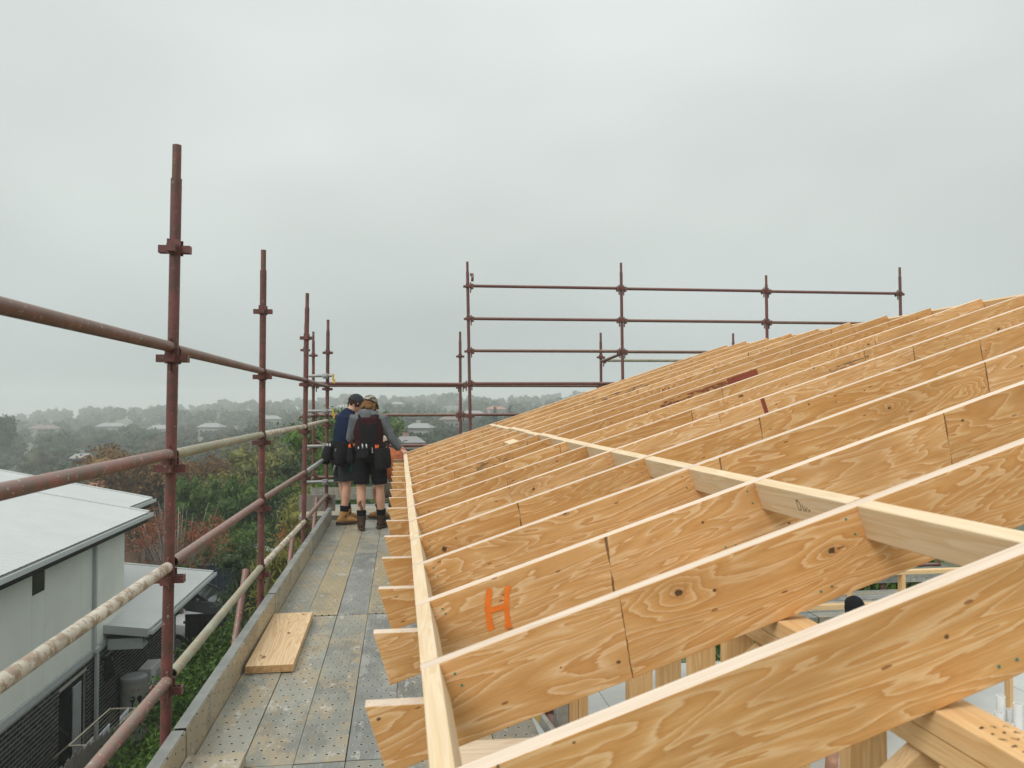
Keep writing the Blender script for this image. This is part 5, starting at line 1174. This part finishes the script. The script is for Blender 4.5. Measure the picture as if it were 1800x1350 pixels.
P4 = person('worker in black backwards cap standing inside the house frame, mostly hidden by the rafters', (4.66, 7.69, FLOOR+.003), R(150),
    dict(pelvis=(.0, -.0, .90), chest=(.0, .05, 1.20), neck=(.0, .10, 1.42), head=(0, .16, 1.525), look=(-.1, .85, -.4), sh_l=(-.19, .06, 1.33), sh_r=(.19, .06, 1.33),
         el_l=(-.23, .12, 1.05), wr_l=(-.12, .32, 1.02), el_r=(.24, .12, 1.05), wr_r=(.12, .33, 1.0), hip_l=(-.1, 0, .86), hip_r=(.1, 0, .86), kn_l=(-.11, .03, .47), kn_r=(.11, .02, .47), an_l=(-.11, -.02, .105), an_r=(.12, .0, .105), toe_l=(-.1, 1, 0), toe_r=(.2, 1, 0)),
    dict(shirt='navy', sleeve=.46, shorts='black_cloth', boots='tan_boot', hair='hair_dark', cap='black_cloth', brim=-1))

P4.scale = (1.055, 1.055, 1.055)
person('worker below the nearest rafter with one bare forearm raised, the rest hidden', (1.62, 3.25, FLOOR+.003), 0,
    dict(pelvis=(.0, -.0, .93), chest=(.0, .02, 1.25), neck=(.0, .04, 1.47), head=(0, .07, 1.585), look=(.1, .9, .2), sh_l=(-.19, .02, 1.38), sh_r=(.19, .02, 1.39),
         el_l=(-.25, .08, 1.12), wr_l=(-.15, .30, 1.10), el_r=(.27, .10, 1.66), wr_r=(.235, .0, 2.16), hd_r=(0, .1, 1), hn_r=(0, 1, 0), hip_l=(-.1, 0, .88), hip_r=(.1, 0, .88), kn_l=(-.11, .03, .48), kn_r=(.11, .02, .48), an_l=(-.11, -.02, .105), an_r=(.12, .0, .105), toe_l=(-.1, 1, 0), toe_r=(.2, 1, 0)),
    dict(shirt='navy', sleeve=.46, shorts='khaki', boots='tan_boot', hair='hair_brown', cap='cap_dark', brim=1))

# ------------------------------------------------------------------ far side of the house, glimpsed under the rafters
ff = thing('wall_frame', 'low pine wall frame at the far side of the house behind the black-capped worker', 'wall frame', (5, 8.5, FLOOR))
def fpiece(nm, x0, x1, y0, y1, z0, z1, mt):
    o = piece(nm, x0, x1, y0, y1, z0, z1, mt, ff); o.location.x -= 5; o.location.y -= 8.5; return o
fpiece('top_rail', 4.0, 7.6, 8.5, 8.59, -.33, -.285, 'pine_x'); fpiece('mid_rail', 4.0, 7.6, 8.5, 8.59, -.70, -.645, 'pine_x')
for x in (4.3, 5.06, 5.75, 6.42, 7.1): fpiece('stud', x, x+.045, 8.502, 8.588, FLOOR+.002, -.332, 'pine_z') if x != 5.06 else fpiece('stud', x, x+.06, 8.49, 8.50, -1.2, -.30, 'pine_z')
fs_ = thing('scaffold', 'lower scaffold bay with grey planks beyond the far wall frame', 'scaffold', (6, 10, -.8))
for j in range(5): link('plank', plank_mesh(2.42, 'deck_'+'acaca'[j]), fs_, (.1, -1.1+.23*j, -.06+.002*j), (0, 0, R(90)), bevel=.002); link('plank', plank_mesh(2.42, 'deck_'+'caaca'[j]), fs_, (-2.34, -1.1+.23*j, -.06+.002*j), (0, 0, R(90)), bevel=.002)
m2 = MB(); m2.bx(-.1, .1, -1.2, 1.2, -.003, .003); m2.build('toe_board', M['deck_c'], fs_, (.3, .08, .1), (0, R(90), R(90)))
for x in (-.6, -.15, .55, 1.4):
    m_ = MB(); m_.tube((x, .12, -5.4), (x, .12, .55), .0242, 12); m_.build('standard', M['red'], fs_)
m_ = MB(); m_.tube((-.6, .12, .22), (1.4, .12, .22), .0242, 12); m_.build('rail', M['red'], fs_)
for x, y, tp, sd2, lab in ((6.0, 12.5, .15, 301, 'dark leafy bush beyond the lower scaffold, glimpsed under the rafters'), (8.0, 12.8, .2, 302, 'second dark leafy bush glimpsed under the rafters at right')):
    free_tree('garden_bush', lab, x, y, tp, 1.3, 'lf_hedge', sd2, 900, 5, .16, .07, 12, 'bark', .3)
pb = thing('pipe_bundle', 'short white plastic pipes standing on the floor at the lower right', 'pipes', (6.3, 7.7, FLOOR))
for i in range(6):
    m_ = MB(); m_.tube((.11*(i % 3), .11*(i//3), .003), (.11*(i % 3), .11*(i//3), (.42, .3, .5, .36, .55, .4)[i]), .045, 18, hollow=.2); m_.build('pipe', M['white'], pb)

# ------------------------------------------------------------------ haze
hz = MB(); hz.bx(-620, 620, -100, 820, -24, 17); o = hz.build('haze', [], None); o['kind'] = 'stuff'; o['label'] = 'pale fog hanging over the whole valley'
hm_ = bpy.data.materials.new('haze'); hm_.use_nodes = True; t_ = hm_.node_tree; t_.nodes.clear()
ho = t_.nodes.new('ShaderNodeOutputMaterial'); hv = t_.nodes.new('ShaderNodeVolumePrincipled'); hv.inputs['Color'].default_value = (.93, .965, .955, 1); hv.inputs['Density'].default_value = .0012; hv.inputs['Anisotropy'].default_value = .0
t_.links.new(hv.outputs[0], ho.inputs['Volume']); o.data.materials.clear(); o.data.materials.append(hm_)
